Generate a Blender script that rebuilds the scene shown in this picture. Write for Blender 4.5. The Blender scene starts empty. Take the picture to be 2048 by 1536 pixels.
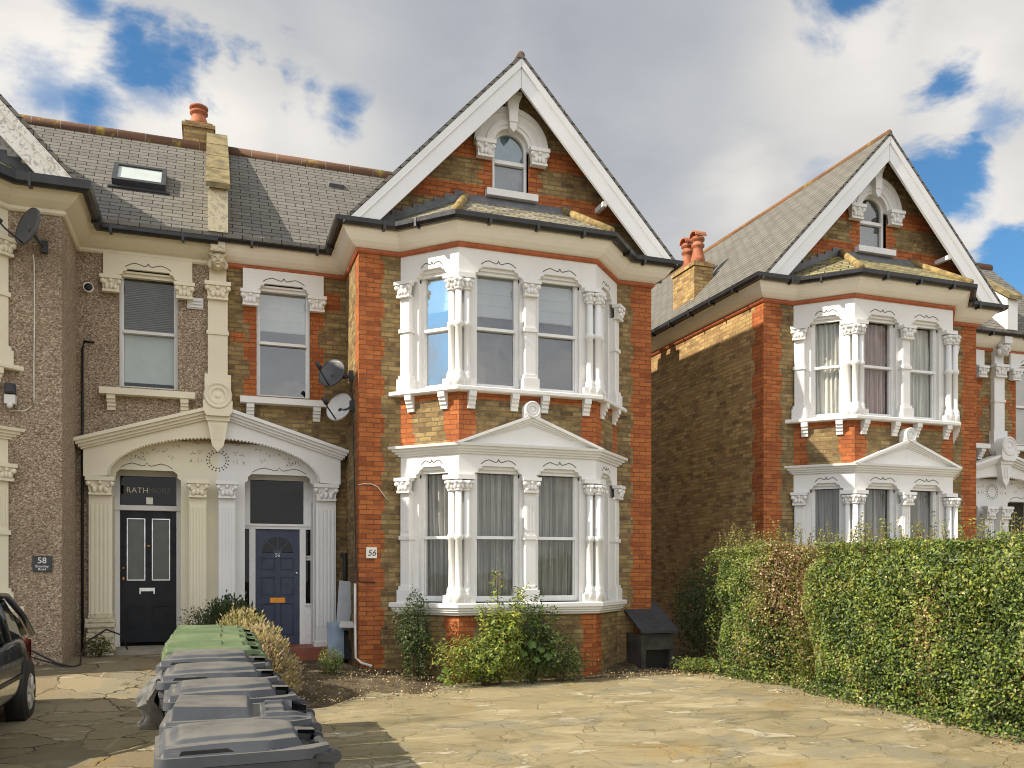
import bpy, bmesh, math, random
import numpy as np
from mathutils import Matrix, Vector, noise as mnoise

R = math.radians
S = bpy.context.scene
C = S.collection
random.seed(7)
RNG = np.random.default_rng(11)

# ------------------------------------------------------------------ camera
EYE = 1.65
cam_d = bpy.data.cameras.new("camera")
cam = bpy.data.objects.new("camera", cam_d)
C.objects.link(cam)
cam.location = (0, 0, EYE)
cam.rotation_euler = (R(90), 0, R(-19.22))
cam_d.sensor_width = 36.0
cam_d.lens = 1718 / 2048 * 36.0
cam_d.shift_y = 377 / 2048
cam_d.clip_start = 0.05
cam_d.clip_end = 3000
S.camera = cam

# ------------------------------------------------------------------ light
SUN_EL, SUN_BEHIND = 38.0, -4.0         # degrees: height, and how far the sun stands behind the line of the facades
S.view_settings.view_transform = 'Standard'
S.view_settings.look = 'None'
S.view_settings.exposure = 0.55
S.view_settings.gamma = 1.0
S.cycles.use_denoising = True
S.cycles.filter_width = 1.05
S.cycles.max_bounces = 6
S.cycles.transparent_max_bounces = 12
S.cycles.sample_clamp_indirect = 6.0

sun_dir = Vector((-math.cos(R(SUN_EL)) * math.cos(R(SUN_BEHIND)),
                  math.cos(R(SUN_EL)) * math.sin(R(SUN_BEHIND)), math.sin(R(SUN_EL))))
sun_d = bpy.data.lights.new("sun", 'SUN')
sun_d.energy = 5.0
sun_d.angle = R(0.5)
sun_d.color = (1.0, 0.90, 0.74)
sun = bpy.data.objects.new("sun", sun_d)
C.objects.link(sun)
sun.location = (-20, 10, 30)
sun.rotation_euler = sun_dir.to_track_quat('Z', 'Y').to_euler()


class G:
    """small node-graph helper"""
    def __init__(s, nt):
        s.t = nt
        nt.nodes.clear()

    def n(s, typ, props=None, **ins):
        nd = s.t.nodes.new(typ)
        for k, v in (props or {}).items():
            setattr(nd, k, v)
        for k, v in ins.items():
            key = k.replace('_', ' ')
            if k.startswith('i') and k[1:].isdigit():
                sock = nd.inputs[int(k[1:])]
            else:
                sock = nd.inputs[key]
            s.put(sock, v)
        return nd

    def put(s, sock, v):
        if isinstance(v, bpy.types.NodeSocket):
            s.t.links.new(v, sock)
        elif isinstance(v, bpy.types.Node):
            s.t.links.new(v.outputs[0], sock)
        else:
            if isinstance(v, (tuple, list)) and len(v) == 3 and len(sock.default_value) == 4:
                v = (*v, 1.0)
            sock.default_value = v

    def m(s, op, a, b=None, c=None, clamp=False):
        nd = s.t.nodes.new('ShaderNodeMath')
        nd.operation = op
        nd.use_clamp = clamp
        s.put(nd.inputs[0], a)
        if b is not None:
            s.put(nd.inputs[1], b)
        if c is not None:
            s.put(nd.inputs[2], c)
        return nd.outputs[0]

    def vm(s, op, a, b=None, out=0, scale=None):
        nd = s.t.nodes.new('ShaderNodeVectorMath')
        nd.operation = op
        s.put(nd.inputs[0], a)
        if b is not None:
            s.put(nd.inputs[1], b)
        if scale is not None:
            s.put(nd.inputs['Scale'], scale)
        return nd.outputs[out]

    def mix(s, f, a, b, mode='MIX'):
        nd = s.t.nodes.new('ShaderNodeMix')
        nd.data_type = 'RGBA'
        nd.blend_type = mode
        s.put(nd.inputs[0], f)
        s.put(nd.inputs[6], a)
        s.put(nd.inputs[7], b)
        return nd.outputs[2]

    def ss(s, x, lo, hi, a=0.0, b=1.0):
        nd = s.t.nodes.new('ShaderNodeMapRange')
        nd.interpolation_type = 'SMOOTHSTEP'
        s.put(nd.inputs[0], x)
        nd.inputs[1].default_value = lo
        nd.inputs[2].default_value = hi
        nd.inputs[3].default_value = a
        nd.inputs[4].default_value = b
        return nd.outputs[0]

    def noise(s, vec, scale, detail=4.0, rough=0.55, dist=0.0):
        nd = s.n('ShaderNodeTexNoise', None, Scale=scale, Detail=detail, Roughness=rough, Distortion=dist)
        if vec is not None:
            s.put(nd.inputs['Vector'], vec)
        return nd.outputs[0]

    def ramp(s, f, stops, interp='LINEAR'):
        nd = s.t.nodes.new('ShaderNodeValToRGB')
        nd.color_ramp.interpolation = interp
        el = nd.color_ramp.elements
        while len(el) < len(stops):
            el.new(0.5)
        for e, (p, c) in zip(el, stops):
            e.position = p
            e.color = (*c, 1.0)
        s.put(nd.inputs[0], f)
        return nd.outputs[0]


def pix_dir(u, v):
    x, z = (u - 1024) / 1718, (1145 - v) / 1718
    th = R(19.22)
    d = Vector((x * math.cos(th) + math.sin(th), -x * math.sin(th) + math.cos(th), z))
    return d.normalized()


def build_world():
    w = bpy.data.worlds.new("World")
    S.world = w
    w.use_nodes = True
    g = G(w.node_tree)
    out = g.n('ShaderNodeOutputWorld')
    bg = g.n('ShaderNodeBackground', None, Strength=0.1)
    g.put(out.inputs[0], bg)
    tc = g.n('ShaderNodeTexCoord')
    d = g.vm('NORMALIZE', tc.outputs['Generated'])
    sky = g.n('ShaderNodeTexSky', {'sky_type': 'NISHITA', 'sun_disc': False})
    sky.sun_elevation = R(SUN_EL)
    sky.sun_rotation = math.atan2(sun_dir.x, sun_dir.y)
    sky.air_density = 1.2
    sky.dust_density = 0.6
    sky.ozone_density = 2.0
    sx = g.n('ShaderNodeSeparateXYZ', None, Vector=d)
    z = g.m('ADD', g.m('ABSOLUTE', sx.outputs[2]), 0.22)
    inv = g.m('DIVIDE', 1.0, z)
    p = g.vm('SCALE', d, scale=inv)
    big = g.noise(p, 1.15, 9.0, 0.58, 0.25)
    p2 = g.vm('ADD', p, (3.1, 1.7, 0.4))
    shade = g.noise(p2, 0.85, 6.0, 0.55, 0.2)
    fine = g.noise(p, 3.6, 7.0, 0.6, 0.3)

    def blobs(lst):
        acc = None
        for (u, v, r, s) in lst:
            c = pix_dir(u, v) if v is not None else Vector(u).normalized()
            ang = g.vm('DISTANCE', d, tuple(c), out=1)
            ang = g.m('ADD', ang, g.m('MULTIPLY', g.m('SUBTRACT', fine, 0.5), 0.20))
            val = g.ss(ang, 0.0, r / 1718, s, 0.0)
            acc = val if acc is None else g.m('MAXIMUM', acc, val)
        return acc
    holes = blobs([(175, 0, 130, 1.1), (265, 60, 130, 1.15), (365, 100, 135, 1.1), (470, 118, 125, 1.05), (320, 82, 120, 1.1), (420, 110, 120, 1.1), (520, 128, 125, 1.1), (625, 165, 125, 1.1), (570, 145, 140, 1.1), (680, 190, 140, 1.0),
                   (90, 205, 150, 1.0), (170, 245, 140, 1.1), (300, 140, 140, .9), (1690, -10, 110, .9), (1790, 70, 90, .6), (1880, 160, 110, .9),
                   (1990, 230, 110, .6), (1870, 365, 120, .95), (1925, 330, 90, .9), (2040, 545, 120, .9), (1640, 380, 120, .5), (1545, 400, 110, .45),
                   ((-.956, -.283, .34), None, 420, 1.0), ((-.9, -.1, .5), None, 300, .8), ((.46, -.86, .30), None, 150, .8), ((.20, -.95, .34), None, 130, .7)])
    dens = g.m('SUBTRACT', g.m('ADD', big, 0.20), g.m('MULTIPLY', holes, 0.46))
    dens = g.ss(dens, 0.33, 0.62)
    bright = blobs([(420, 250, 330, 1), (130, 110, 260, 1), (620, 280, 260, .9), (380, 40, 200, .5), (60, 240, 120, .8),
                    (1700, 120, 230, .55), (1950, 120, 200, .6), (1500, 380, 130, .6), (1960, 420, 180, .5), (700, 80, 220, .4), ((.26, -.95, .17), None, 170, 1), ((.40, -.90, .13), None, 150, .9)])
    dark = blobs([((.33, -.90, .34), None, 210, 1.6), ((.50, -.84, .22), None, 120, 1.2), (1250, 130, 480, .9), (900, 60, 330, .7), (1500, 250, 330, .6), (1100, 260, 400, .6), (720, 340, 220, .4)])
    sh = g.m('ADD', g.m('MULTIPLY', shade, 0.9), g.m('MULTIPLY', bright, 0.42))
    sh = g.m('SUBTRACT', sh, g.m('MULTIPLY', dark, 0.20))
    sh = g.m('ADD', sh, g.m('MULTIPLY', g.m('SUBTRACT', fine, 0.5), 0.22))
    ccol = g.ramp(sh, [(0.22, (2.8, 2.95, 3.3)), (0.42, (3.7, 3.8, 3.95)), (0.62, (5.0, 4.9, 4.75)), (0.85, (6.5, 6.25, 5.9))])
    skyc = g.mix(1.0, sky.outputs[0], (0.46, 0.77, 0.96), 'MULTIPLY')
    col = g.mix(dens, skyc, ccol)
    # sky behind the viewer brightened as added fill for the shaded facades
    back = g.ss(sx.outputs[1], -0.55, 0.15, 2.1, 1.0)
    col = g.vm('SCALE', col, scale=back)
    g.put(bg.inputs[0], col)


build_world()

# ------------------------------------------------------------------ mesh helpers
WL = {}


def tag(o, label=None, cat=None, group=None, kind=None):
    if label: o['label'] = label
    if cat: o['category'] = cat
    if group: o['group'] = group
    if kind: o['kind'] = kind
    return o


def thing(name, label, cat, loc=(0, 0, 0), rz=0.0, group=None):
    o = bpy.data.objects.new(name, None)
    o.empty_display_size = 0.2
    C.objects.link(o)
    o.location = loc
    o.rotation_euler = (0, 0, rz)
    tag(o, label, cat, group)
    WL[o.name] = Vector(loc)
    return o


def attach(o, parent, local=False):
    if parent is not None:
        o.parent = parent
        if not local and parent.name in WL:
            o.matrix_parent_inverse = Matrix.Translation(-WL[parent.name])
    return o


def frame(ox, oy, deg=0.0):
    return Matrix.Translation((ox, oy, 0)) @ Matrix.Rotation(R(deg), 4, 'Z')


class MB:
    def __init__(s, M=None):
        s.v, s.f, s.mi, s.sm = [], [], [], []
        s.M = M or Matrix()

    def at(s, M):
        s.M = M
        return s

    def add(s, verts, faces, mi=0, smooth=False):
        b = len(s.v)
        M = s.M
        s.v.extend([tuple(M @ Vector(p)) for p in verts])
        for f in faces:
            s.f.append([b + i for i in f])
            s.mi.append(mi)
            s.sm.append(smooth)
        return s

    def box(s, x0, x1, y0, y1, z0, z1, mi=0):
        v = [(x, y, z) for z in (z0, z1) for y in (y0, y1) for x in (x0, x1)]
        return s.add(v, [(0, 2, 3, 1), (4, 5, 7, 6), (0, 1, 5, 4), (2, 6, 7, 3), (0, 4, 6, 2), (1, 3, 7, 5)], mi)

    def cbox(s, x0, x1, y0, y1, z0, z1, c, mi=0):
        """box with its front (low y) vertical edges chamfered and top/bottom plain"""
        poly = [(x0, y1), (x0, y0 + c), (x0 + c, y0), (x1 - c, y0), (x1, y0 + c), (x1, y1)]
        return s.vprism(poly, z0, z1, mi)

    def vprism(s, poly, z0, z1, mi=0, poly2=None):
        n = len(poly)
        p2 = poly2 or poly
        v = [(x, y, z0) for x, y in poly] + [(x, y, z1) for x, y in p2]
        f = [tuple(range(n))[::-1], tuple(range(n, 2 * n))]
        f += [(i, (i + 1) % n, n + (i + 1) % n, n + i) for i in range(n)]
        return s.add(v, f, mi)

    def prism(s, poly, y0, y1, mi=0):
        """polygon in x,z pushed through y"""
        n = len(poly)
        v = [(x, y0, z) for x, z in poly] + [(x, y1, z) for x, z in poly]
        f = [tuple(range(n)), tuple(range(n, 2 * n))[::-1]]
        f += [(i, n + i, n + (i + 1) % n, (i + 1) % n) for i in range(n)]
        return s.add(v, f, mi)

    def poly(s, pts, mi=0):
        return s.add(pts, [tuple(range(len(pts)))], mi)

    def lathe(s, prof, cx=0, cy=0, n=14, mi=0, smooth=True, sx=1.0, sy=1.0):
        v, f = [], []
        for r, z in prof:
            for i in range(n):
                a = 2 * math.pi * i / n
                v.append((cx + sx * r * math.cos(a), cy + sy * r * math.sin(a), z))
        for j in range(len(prof) - 1):
            for i in range(n):
                a, b = j * n + i, j * n + (i + 1) % n
                f.append((a, b, b + n, a + n))
        f.append(tuple(range(n))[::-1])
        f.append(tuple(range((len(prof) - 1) * n, len(prof) * n)))
        return s.add(v, f, mi, smooth)

    def tube(s, pts, r, n=8, mi=0, smooth=True, cap=True):
        pts = [Vector(p) for p in pts]
        v, f = [], []
        up = Vector((0, 0, 1))
        for k, p in enumerate(pts):
            a = pts[max(k - 1, 0)]
            b = pts[min(k + 1, len(pts) - 1)]
            t = (b - a).normalized()
            ref = up if abs(t.z) < 0.93 else Vector((1, 0, 0))
            e1 = t.cross(ref).normalized()
            e2 = e1.cross(t).normalized()
            rr = r[k] if isinstance(r, (list, tuple)) else r
            for i in range(n):
                q = 2 * math.pi * i / n
                v.append(tuple(p + e1 * (rr * math.cos(q)) + e2 * (rr * math.sin(q))))
        for k in range(len(pts) - 1):
            for i in range(n):
                a, b = k * n + i, k * n + (i + 1) % n
                f.append((a, b, b + n, a + n))
        if cap:
            f.append(tuple(range(n))[::-1])
            f.append(tuple(range((len(pts) - 1) * n, len(pts) * n)))
        return s.add(v, f, mi, smooth)

    def ball(s, c, rx, ry=None, rz=None, n=8, m=5, mi=0):
        ry = ry or rx
        rz = rz or rx
        v = [(c[0], c[1], c[2] - rz)]
        for j in range(1, m):
            t = -math.pi / 2 + math.pi * j / m
            for i in range(n):
                a = 2 * math.pi * i / n
                v.append((c[0] + rx * math.cos(t) * math.cos(a), c[1] + ry * math.cos(t) * math.sin(a), c[2] + rz * math.sin(t)))
        v.append((c[0], c[1], c[2] + rz))
        f = [(0, 1 + (i + 1) % n, 1 + i) for i in range(n)]
        for j in range(m - 2):
            for i in range(n):
                a, b = 1 + j * n + i, 1 + j * n + (i + 1) % n
                f.append((a, b, b + n, a + n))
        last = len(v) - 1
        o = 1 + (m - 2) * n
        f += [(o + i, o + (i + 1) % n, last) for i in range(n)]
        return s.add(v, f, mi, True)

    def disc(s, cx, cz, prof, y0, n=24, mi=0, smooth=True):
        """round boss on a wall: profile of (radius, forward) from rim to centre, facing -y"""
        v, f = [], []
        for r, d in prof:
            for i in range(n):
                a = 2 * math.pi * i / n
                v.append((cx + r * math.cos(a), y0 - d, cz + r * math.sin(a)))
        for j in range(len(prof) - 1):
            for i in range(n):
                a, b = j * n + i, j * n + (i + 1) % n
                f.append((a, b, b + n, a + n))
        f.append(tuple(range((len(prof) - 1) * n, len(prof) * n)))
        return s.add(v, f, mi, smooth)

    def wall(s, x0, x1, z0, z1, openings=(), reds=(), y=0.0):
        xs, zs = {x0, x1}, {z0, z1}
        for (a, b, c, d) in list(openings) + list(reds):
            for q in (a, b):
                if x0 < q < x1: xs.add(q)
            for q in (c, d):
                if z0 < q < z1: zs.add(q)
        xs, zs = sorted(xs), sorted(zs)

        def inside(x, z, lst):
            return any(a < x < b and c < z < d for a, b, c, d in lst)
        for i in range(len(xs) - 1):
            for j in range(len(zs) - 1):
                cx, cz = (xs[i] + xs[i + 1]) / 2, (zs[j] + zs[j + 1]) / 2
                if inside(cx, cz, openings):
                    continue
                mi = 1 if inside(cx, cz, reds) else 0
                s.add([(xs[i], y, zs[j]), (xs[i + 1], y, zs[j]), (xs[i + 1], y, zs[j + 1]), (xs[i], y, zs[j + 1])], [(0, 1, 2, 3)], mi)
        return s

    def sweep(s, path, prof, mi=0, start=None, end=None, smooth=False):
        """profile (offset to the right of travel, z) along an xy path with mitred corners"""
        P = [Vector(p) for p in path]
        n, k = len(P), len(prof)
        dirs = [(P[i + 1] - P[i]).normalized() for i in range(n - 1)]
        v = []
        for i in range(n):
            if i == 0 and start is not None:
                off = Vector(start)
            elif i == n - 1 and end is not None:
                off = Vector(end)
            else:
                a = dirs[max(i - 1, 0)]
                b = dirs[min(i, n - 2)]
                na, nb = Vector((a.y, -a.x)), Vector((b.y, -b.x))
                m = (na + nb)
                m.normalize()
                off = m / max(m.dot(na), 0.2)
            for o, z in prof:
                q = P[i] + off * o
                v.append((q.x, q.y, z))
        f = []
        for i in range(n - 1):
            for j in range(k):
                a, b = i * k + j, i * k + (j + 1) % k
                f.append((a, b, b + k, a + k))
        f.append(tuple(range(k))[::-1])
        f.append(tuple(range((n - 1) * k, n * k)))
        return s.add(v, f, mi, smooth)

    def cut(s, planes):
        """keep the part of the collected mesh below every (point, normal) plane"""
        bm = bmesh.new()
        vs = [bm.verts.new(p) for p in s.v]
        for f, mi in zip(s.f, s.mi):
            fc = bm.faces.new([vs[i] for i in f])
            fc.material_index = mi
        for co, no in planes:
            bmesh.ops.bisect_plane(bm, geom=bm.verts[:] + bm.edges[:] + bm.faces[:], plane_co=co, plane_no=no, clear_outer=True)
        bm.verts.index_update()
        s.v = [tuple(q.co) for q in bm.verts]
        s.f = [[q.index for q in f.verts] for f in bm.faces]
        s.mi = [f.material_index for f in bm.faces]
        s.sm = [False] * len(s.f)
        bm.free()
        return s

    def build(s, name, mats, parent=None, local=False, label=None, recalc=True, bevel=0.0):
        me = bpy.data.meshes.new(name)
        me.from_pydata(s.v, [], s.f)
        for m in (mats if isinstance(mats, (list, tuple)) else [mats]):
            me.materials.append(m)
        me.polygons.foreach_set('material_index', s.mi)
        me.polygons.foreach_set('use_smooth', s.sm)
        if recalc or bevel:
            bm = bmesh.new()
            bm.from_mesh(me)
            if recalc:
                bmesh.ops.recalc_face_normals(bm, faces=bm.faces)
            bm.to_mesh(me)
            bm.free()
        me.update()
        uvl = me.uv_layers.new(name='metres')
        co = me.vertices
        for p in me.polygons:
            n = p.normal
            if abs(n.z) > 0.98:
                for li in p.loop_indices:
                    q = co[me.loops[li].vertex_index].co
                    uvl.data[li].uv = (q.x, q.y)
            else:
                t = Vector((-n.y, n.x, 0)).normalized()
                b = n.cross(t)
                for li in p.loop_indices:
                    q = co[me.loops[li].vertex_index].co
                    uvl.data[li].uv = (q.dot(t), q.dot(b))
        o = bpy.data.objects.new(name, me)
        C.objects.link(o)
        attach(o, parent, local)
        if bevel:
            md = o.modifiers.new('edge', 'BEVEL')
            md.width = bevel
            md.segments = 2
            md.limit_method = 'ANGLE'
        if label:
            o['label'] = label
        return o


def text(name, body, size, mat, parent, loc, rot, depth=0.003, local=False, shear=0.0, space=1.0, align='CENTER', label=None):
    cu = bpy.data.curves.new(name, 'FONT')
    cu.body = body
    cu.size = size
    cu.extrude = depth
    cu.shear = shear
    cu.space_character = space
    cu.align_x = align
    cu.align_y = 'CENTER'
    cu.materials.append(mat)
    tmp = bpy.data.objects.new(name + '_curve', cu)
    C.objects.link(tmp)
    bpy.context.view_layer.update()
    me = bpy.data.meshes.new_from_object(tmp.evaluated_get(bpy.context.evaluated_depsgraph_get()))
    bpy.data.objects.remove(tmp)
    bpy.data.curves.remove(cu)
    me.materials.clear()
    me.materials.append(mat)
    o = bpy.data.objects.new(name, me)
    C.objects.link(o)
    o.location = loc
    o.rotation_euler = rot
    attach(o, parent, local)
    if label: o['label'] = label
    return o


# ------------------------------------------------------------------ materials
def newmat(name):
    m = bpy.data.materials.new(name)
    m.use_nodes = True
    return m, G(m.node_tree)


def finish(g, col, rough=0.7, bump=None, bdist=0.01, bstr=1.0, metal=0.0, spec=0.5, coat=0.0, trans=None):
    out = g.n('ShaderNodeOutputMaterial')
    b = g.n('ShaderNodeBsdfPrincipled')
    g.put(b.inputs['Base Color'], col)
    g.put(b.inputs['Roughness'], rough)
    g.put(b.inputs['Metallic'], metal)
    g.put(b.inputs['Specular IOR Level'], spec)
    if coat:
        g.put(b.inputs['Coat Weight'], coat)
        g.put(b.inputs['Coat Roughness'], 0.06)
    if bump is not None:
        bn = g.n('ShaderNodeBump', None, Strength=bstr, Distance=bdist, Height=bump)
        g.put(b.inputs['Normal'], bn)
    if trans is not None:
        tl = g.n('ShaderNodeBsdfTranslucent')
        g.put(tl.inputs[0], trans)
        mx = g.n('ShaderNodeMixShader', None, Fac=0.35)
        g.put(mx.inputs[1], b)
        g.put(mx.inputs[2], tl)
        g.put(out.inputs[0], mx)
    else:
        g.put(out.inputs[0], b)
    return b


def pos(g):
    return g.n('ShaderNodeNewGeometry').outputs['Position']


def bricks(name, stops, mortar, bw=0.225, rh=0.075, mort=0.009, grime=0.5, seed=0.0, gcol=(0.05, 0.045, 0.04), lichen=0.0, bd=0.012, wob=0.004, shift=0.5, lap=0.0, mott=0.0):
    m, g = newmat(name)
    uv = g.n('ShaderNodeUVMap').outputs[0]
    P = pos(g)
    # courses are never dead straight: a little wander in the joints
    wv = g.n('ShaderNodeTexNoise', None, Scale=5.0, Detail=2.0)
    g.put(wv.inputs['Vector'], P)
    w = g.vm('SCALE', g.vm('SUBTRACT', wv.outputs[1], (0.5, 0.5, 0.5)), scale=wob * 4)
    uv = g.vm('ADD', uv, w)
    bt = g.n('ShaderNodeTexBrick', {'offset': shift}, Scale=1.0, Mortar_Size=mort, Mortar_Smooth=0.35, Brick_Width=bw, Row_Height=rh)
    g.put(bt.inputs['Vector'], uv)
    sp = g.n('ShaderNodeSeparateXYZ', None, Vector=uv)
    row = g.m('FLOOR', g.m('DIVIDE', sp.outputs[1], rh))
    odd = g.m('FLOORED_MODULO', row, 2.0)
    off = g.m('MULTIPLY', g.m('SUBTRACT', 1.0, odd), bw * shift)
    colm = g.m('FLOOR', g.m('DIVIDE', g.m('ADD', sp.outputs[0], off), bw))
    cid = g.n('ShaderNodeCombineXYZ', None, X=colm, Y=row, Z=seed)
    wn = g.n('ShaderNodeTexWhiteNoise', None, Vector=cid)
    c = g.ramp(wn.outputs[0], stops)
    # face texture of each brick
    fn = g.noise(P, 38.0, 4.0, 0.65)
    c = g.mix(g.ss(fn, 0.35, 0.75, 0.0, 0.35), c, g.mix(1.0, c, (0.45, 0.42, 0.4), 'MULTIPLY'))
    if mott:
        mt = g.noise(P, 4.5, 6.0, 0.7)
        c = g.mix(g.ss(mt, 0.42, 0.68, 0.0, mott), c, g.mix(1.0, c, (0.36, 0.31, 0.27), 'MULTIPLY'))
    mn = g.noise(P, 2.4, 5.0, 0.6)
    mc = g.mix(g.ss(mn, 0.35, 0.7), mortar, tuple(0.55 * q for q in mortar))
    c = g.mix(bt.outputs[1], c, mc)
    if lap:        # the thick lower edge of every slate course
        fr = g.m('FRACT', g.m('DIVIDE', sp.outputs[1], rh))
        c = g.mix(g.m('MULTIPLY', g.ss(fr, 0.0, lap, 1.0, 0.0), 0.85), c, (0.018, 0.018, 0.018))
    # soot and damp, in drifting patches
    gn = g.noise(P, 0.75, 6.0, 0.62)
    gr = g.ss(gn, 0.50, 0.78, 0.0, grime)
    gn2 = g.noise(g.vm('MULTIPLY', P, (3.2, 3.2, 0.5)), 1.0, 4.0, 0.6)
    gr = g.m('MAXIMUM', gr, g.ss(gn2, 0.58, 0.85, 0.0, grime * 0.8))
    c = g.mix(gr, c, gcol)
    if lichen:
        ln = g.noise(P, 3.0, 6.0, 0.7)
        c = g.mix(g.ss(ln, 0.60 - 0.1 * lichen, 0.70, 0.0, 0.85), c, (0.36, 0.27, 0.05))
    h = g.m('SUBTRACT', g.m('MULTIPLY', fn, 0.35), bt.outputs[1])
    h = g.m('ADD', h, g.m('MULTIPLY', wn.outputs[0], 0.25))
    finish(g, c, 0.88, h, bd, 0.8, spec=0.25)
    return m


def stucco(name, col, dirt=0.25, dirtcol=(0.22, 0.19, 0.14), rough=0.6, flake=0.0, streak=0.5):
    m, g = newmat(name)
    P = pos(g)
    a = g.noise(P, 1.3, 5.0, 0.6)
    c = g.mix(g.ss(a, 0.3, 0.75, 0.0, 0.6), col, tuple(0.88 * q for q in col))
    st = g.noise(g.vm('MULTIPLY', P, (9.0, 9.0, 0.7)), 1.0, 4.0, 0.6)
    c = g.mix(g.ss(st, 0.58, 0.85, 0.0, dirt * streak), c, dirtcol)
    b = g.noise(P, 9.0, 6.0, 0.7)
    c = g.mix(g.ss(b, 0.62, 0.80, 0.0, dirt), c, dirtcol)
    h = g.noise(P, 60.0, 3.0, 0.6)
    if flake:
        fl = g.noise(g.vm('MULTIPLY', P, (14, 14, 14)), 1.0, 5.0, 0.7, 0.6)
        k = g.ss(fl, 0.52, 0.58, 0.0, flake)
        c = g.mix(k, c, (0.36, 0.33, 0.28))
        h = g.m('SUBTRACT', h, g.m('MULTIPLY', k, 2.0))
    finish(g, c, rough, h, 0.004, 0.35, spec=0.35)
    return m


def plain(name, col, rough=0.5, var=0.15, scale=6.0, metal=0.0, bump=0.0, spec=0.5, coat=0.0, dust=0.0, dustcol=(0.3, 0.27, 0.22)):
    m, g = newmat(name)
    P = pos(g)
    a = g.noise(P, scale, 5.0, 0.6)
    c = g.mix(g.ss(a, 0.3, 0.7), tuple(max(0, q * (1 - var)) for q in col), tuple(q * (1 + var) for q in col))
    if dust:
        b = g.noise(P, 3.0, 6.0, 0.65)
        c = g.mix(g.ss(b, 0.42, 0.75, 0.0, dust), c, dustcol)
    h = g.noise(P, 45.0, 3.0, 0.6) if bump else None
    r = g.ss(g.noise(P, 7.0, 4.0, 0.6), 0.3, 0.7, max(0.03, rough - 0.08), min(1, rough + 0.1))
    finish(g, c, r, h, bump or 0.01, 0.6, metal, spec, coat)
    return m


def glass(name, tint=(0.75, 0.8, 0.82), base=0.10, k=1.0, wob=0.0, rough=0.0):
    m, g = newmat(name)
    out = g.n('ShaderNodeOutputMaterial')
    tr = g.n('ShaderNodeBsdfTransparent', None, Color=tint)
    gl = g.n('ShaderNodeBsdfGlossy', None, Roughness=rough, Color=(1, 1, 1))
    ge = g.n('ShaderNodeNewGeometry')
    c = g.m('ABSOLUTE', g.vm('DOT_PRODUCT', ge.outputs['Normal'], ge.outputs['Incoming'], out=1))
    fr = g.m('ADD', g.m('MULTIPLY', g.m('POWER', g.m('SUBTRACT', 1.0, c), 5.0), 0.92), 0.08)
    fac = g.m('ADD', g.m('MULTIPLY', fr, k), base, clamp=True)
    if wob:
        h = g.noise(pos(g), 2.2, 2.0, 0.5)
        bn = g.n('ShaderNodeBump', None, Strength=0.25, Distance=wob, Height=h)
        g.put(gl.inputs['Normal'], bn)
    mx = g.n('ShaderNodeMixShader')
    g.put(mx.inputs[0], fac)
    g.put(mx.inputs[1], tr)
    g.put(mx.inputs[2], gl)
    g.put(out.inputs[0], mx)
    return m


def leafmat(name, col, rough=0.45):
    m, g = newmat(name)
    a = g.noise(pos(g), 14.0, 3.0, 0.6)
    c = g.mix(g.ss(a, 0.3, 0.7), tuple(0.7 * q for q in col), tuple(1.3 * q for q in col))
    finish(g, c, rough, spec=0.4, trans=tuple(1.2 * q for q in col))
    return m


M = {}
STOCK = [(0.0, (0.167, 0.110, 0.053)), (0.18, (0.255, 0.176, 0.075)), (0.45, (0.326, 0.229, 0.097)), (0.75, (0.387, 0.282, 0.123)), (0.92, (0.290, 0.180, 0.079)), (1.0, (0.211, 0.136, 0.070))]
REDS = [(0.0, (0.30, 0.088, 0.032)), (0.3, (0.43, 0.135, 0.042)), (0.7, (0.50, 0.168, 0.052)), (1.0, (0.36, 0.108, 0.040))]
M['stock'] = bricks('stock_brick', STOCK, (0.23, 0.18, 0.11), mott=0.75, grime=0.65, gcol=(0.075, 0.058, 0.038))
M['stock_old'] = bricks('weathered_stock_brick', [(p, (1.42 * c[0], 1.32 * c[1], 1.22 * c[2])) for p, c in STOCK], (0.36, 0.29, 0.185), mott=0.5, grime=0.38, gcol=(0.085, 0.07, 0.05), seed=3.0, bd=0.02)
M['red'] = bricks('red_brick', REDS, (0.26, 0.10, 0.05), mort=0.006, mott=0.35, grime=0.30, seed=1.0, gcol=(0.10, 0.035, 0.02))
M['terracotta'] = plain('terracotta', (0.40, 0.11, 0.04), 0.7, 0.2, 9.0, bump=0.004)
M['pot'] = plain('chimney_pot_clay', (0.36, 0.115, 0.05), 0.75, 0.25, 6.0, bump=0.004, dust=0.35)
M['slate'] = bricks('roof_slate', [(0.0, (0.155, 0.147, 0.130)), (0.5, (0.178, 0.168, 0.148)), (1.0, (0.20, 0.189, 0.166))], (0.022, 0.022, 0.022), bw=0.30, rh=0.128, mort=0.007, lap=0.17, grime=0.45, seed=5.0, gcol=(0.09, 0.085, 0.08), bd=0.015, wob=0.003)
M['slate_old'] = bricks('mossy_slate', [(0.0, (0.15, 0.14, 0.11)), (0.5, (0.26, 0.24, 0.18)), (1.0, (0.33, 0.30, 0.22))], (0.02, 0.02, 0.018), bw=0.26, rh=0.13, mort=0.010, lap=0.2, grime=0.45, seed=6.0, gcol=(0.09, 0.08, 0.05), lichen=0.45, bd=0.02, wob=0.006)
M['slate_moss'] = bricks('lichen_slate', [(0.0, (0.17, 0.155, 0.09)), (0.5, (0.27, 0.24, 0.125)), (1.0, (0.34, 0.30, 0.17))], (0.03, 0.03, 0.02), bw=0.26, rh=0.12, mort=0.010, lap=0.2, grime=0.55, seed=7.0, gcol=(0.12, 0.105, 0.075), lichen=0.5, bd=0.02, wob=0.006)
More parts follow.
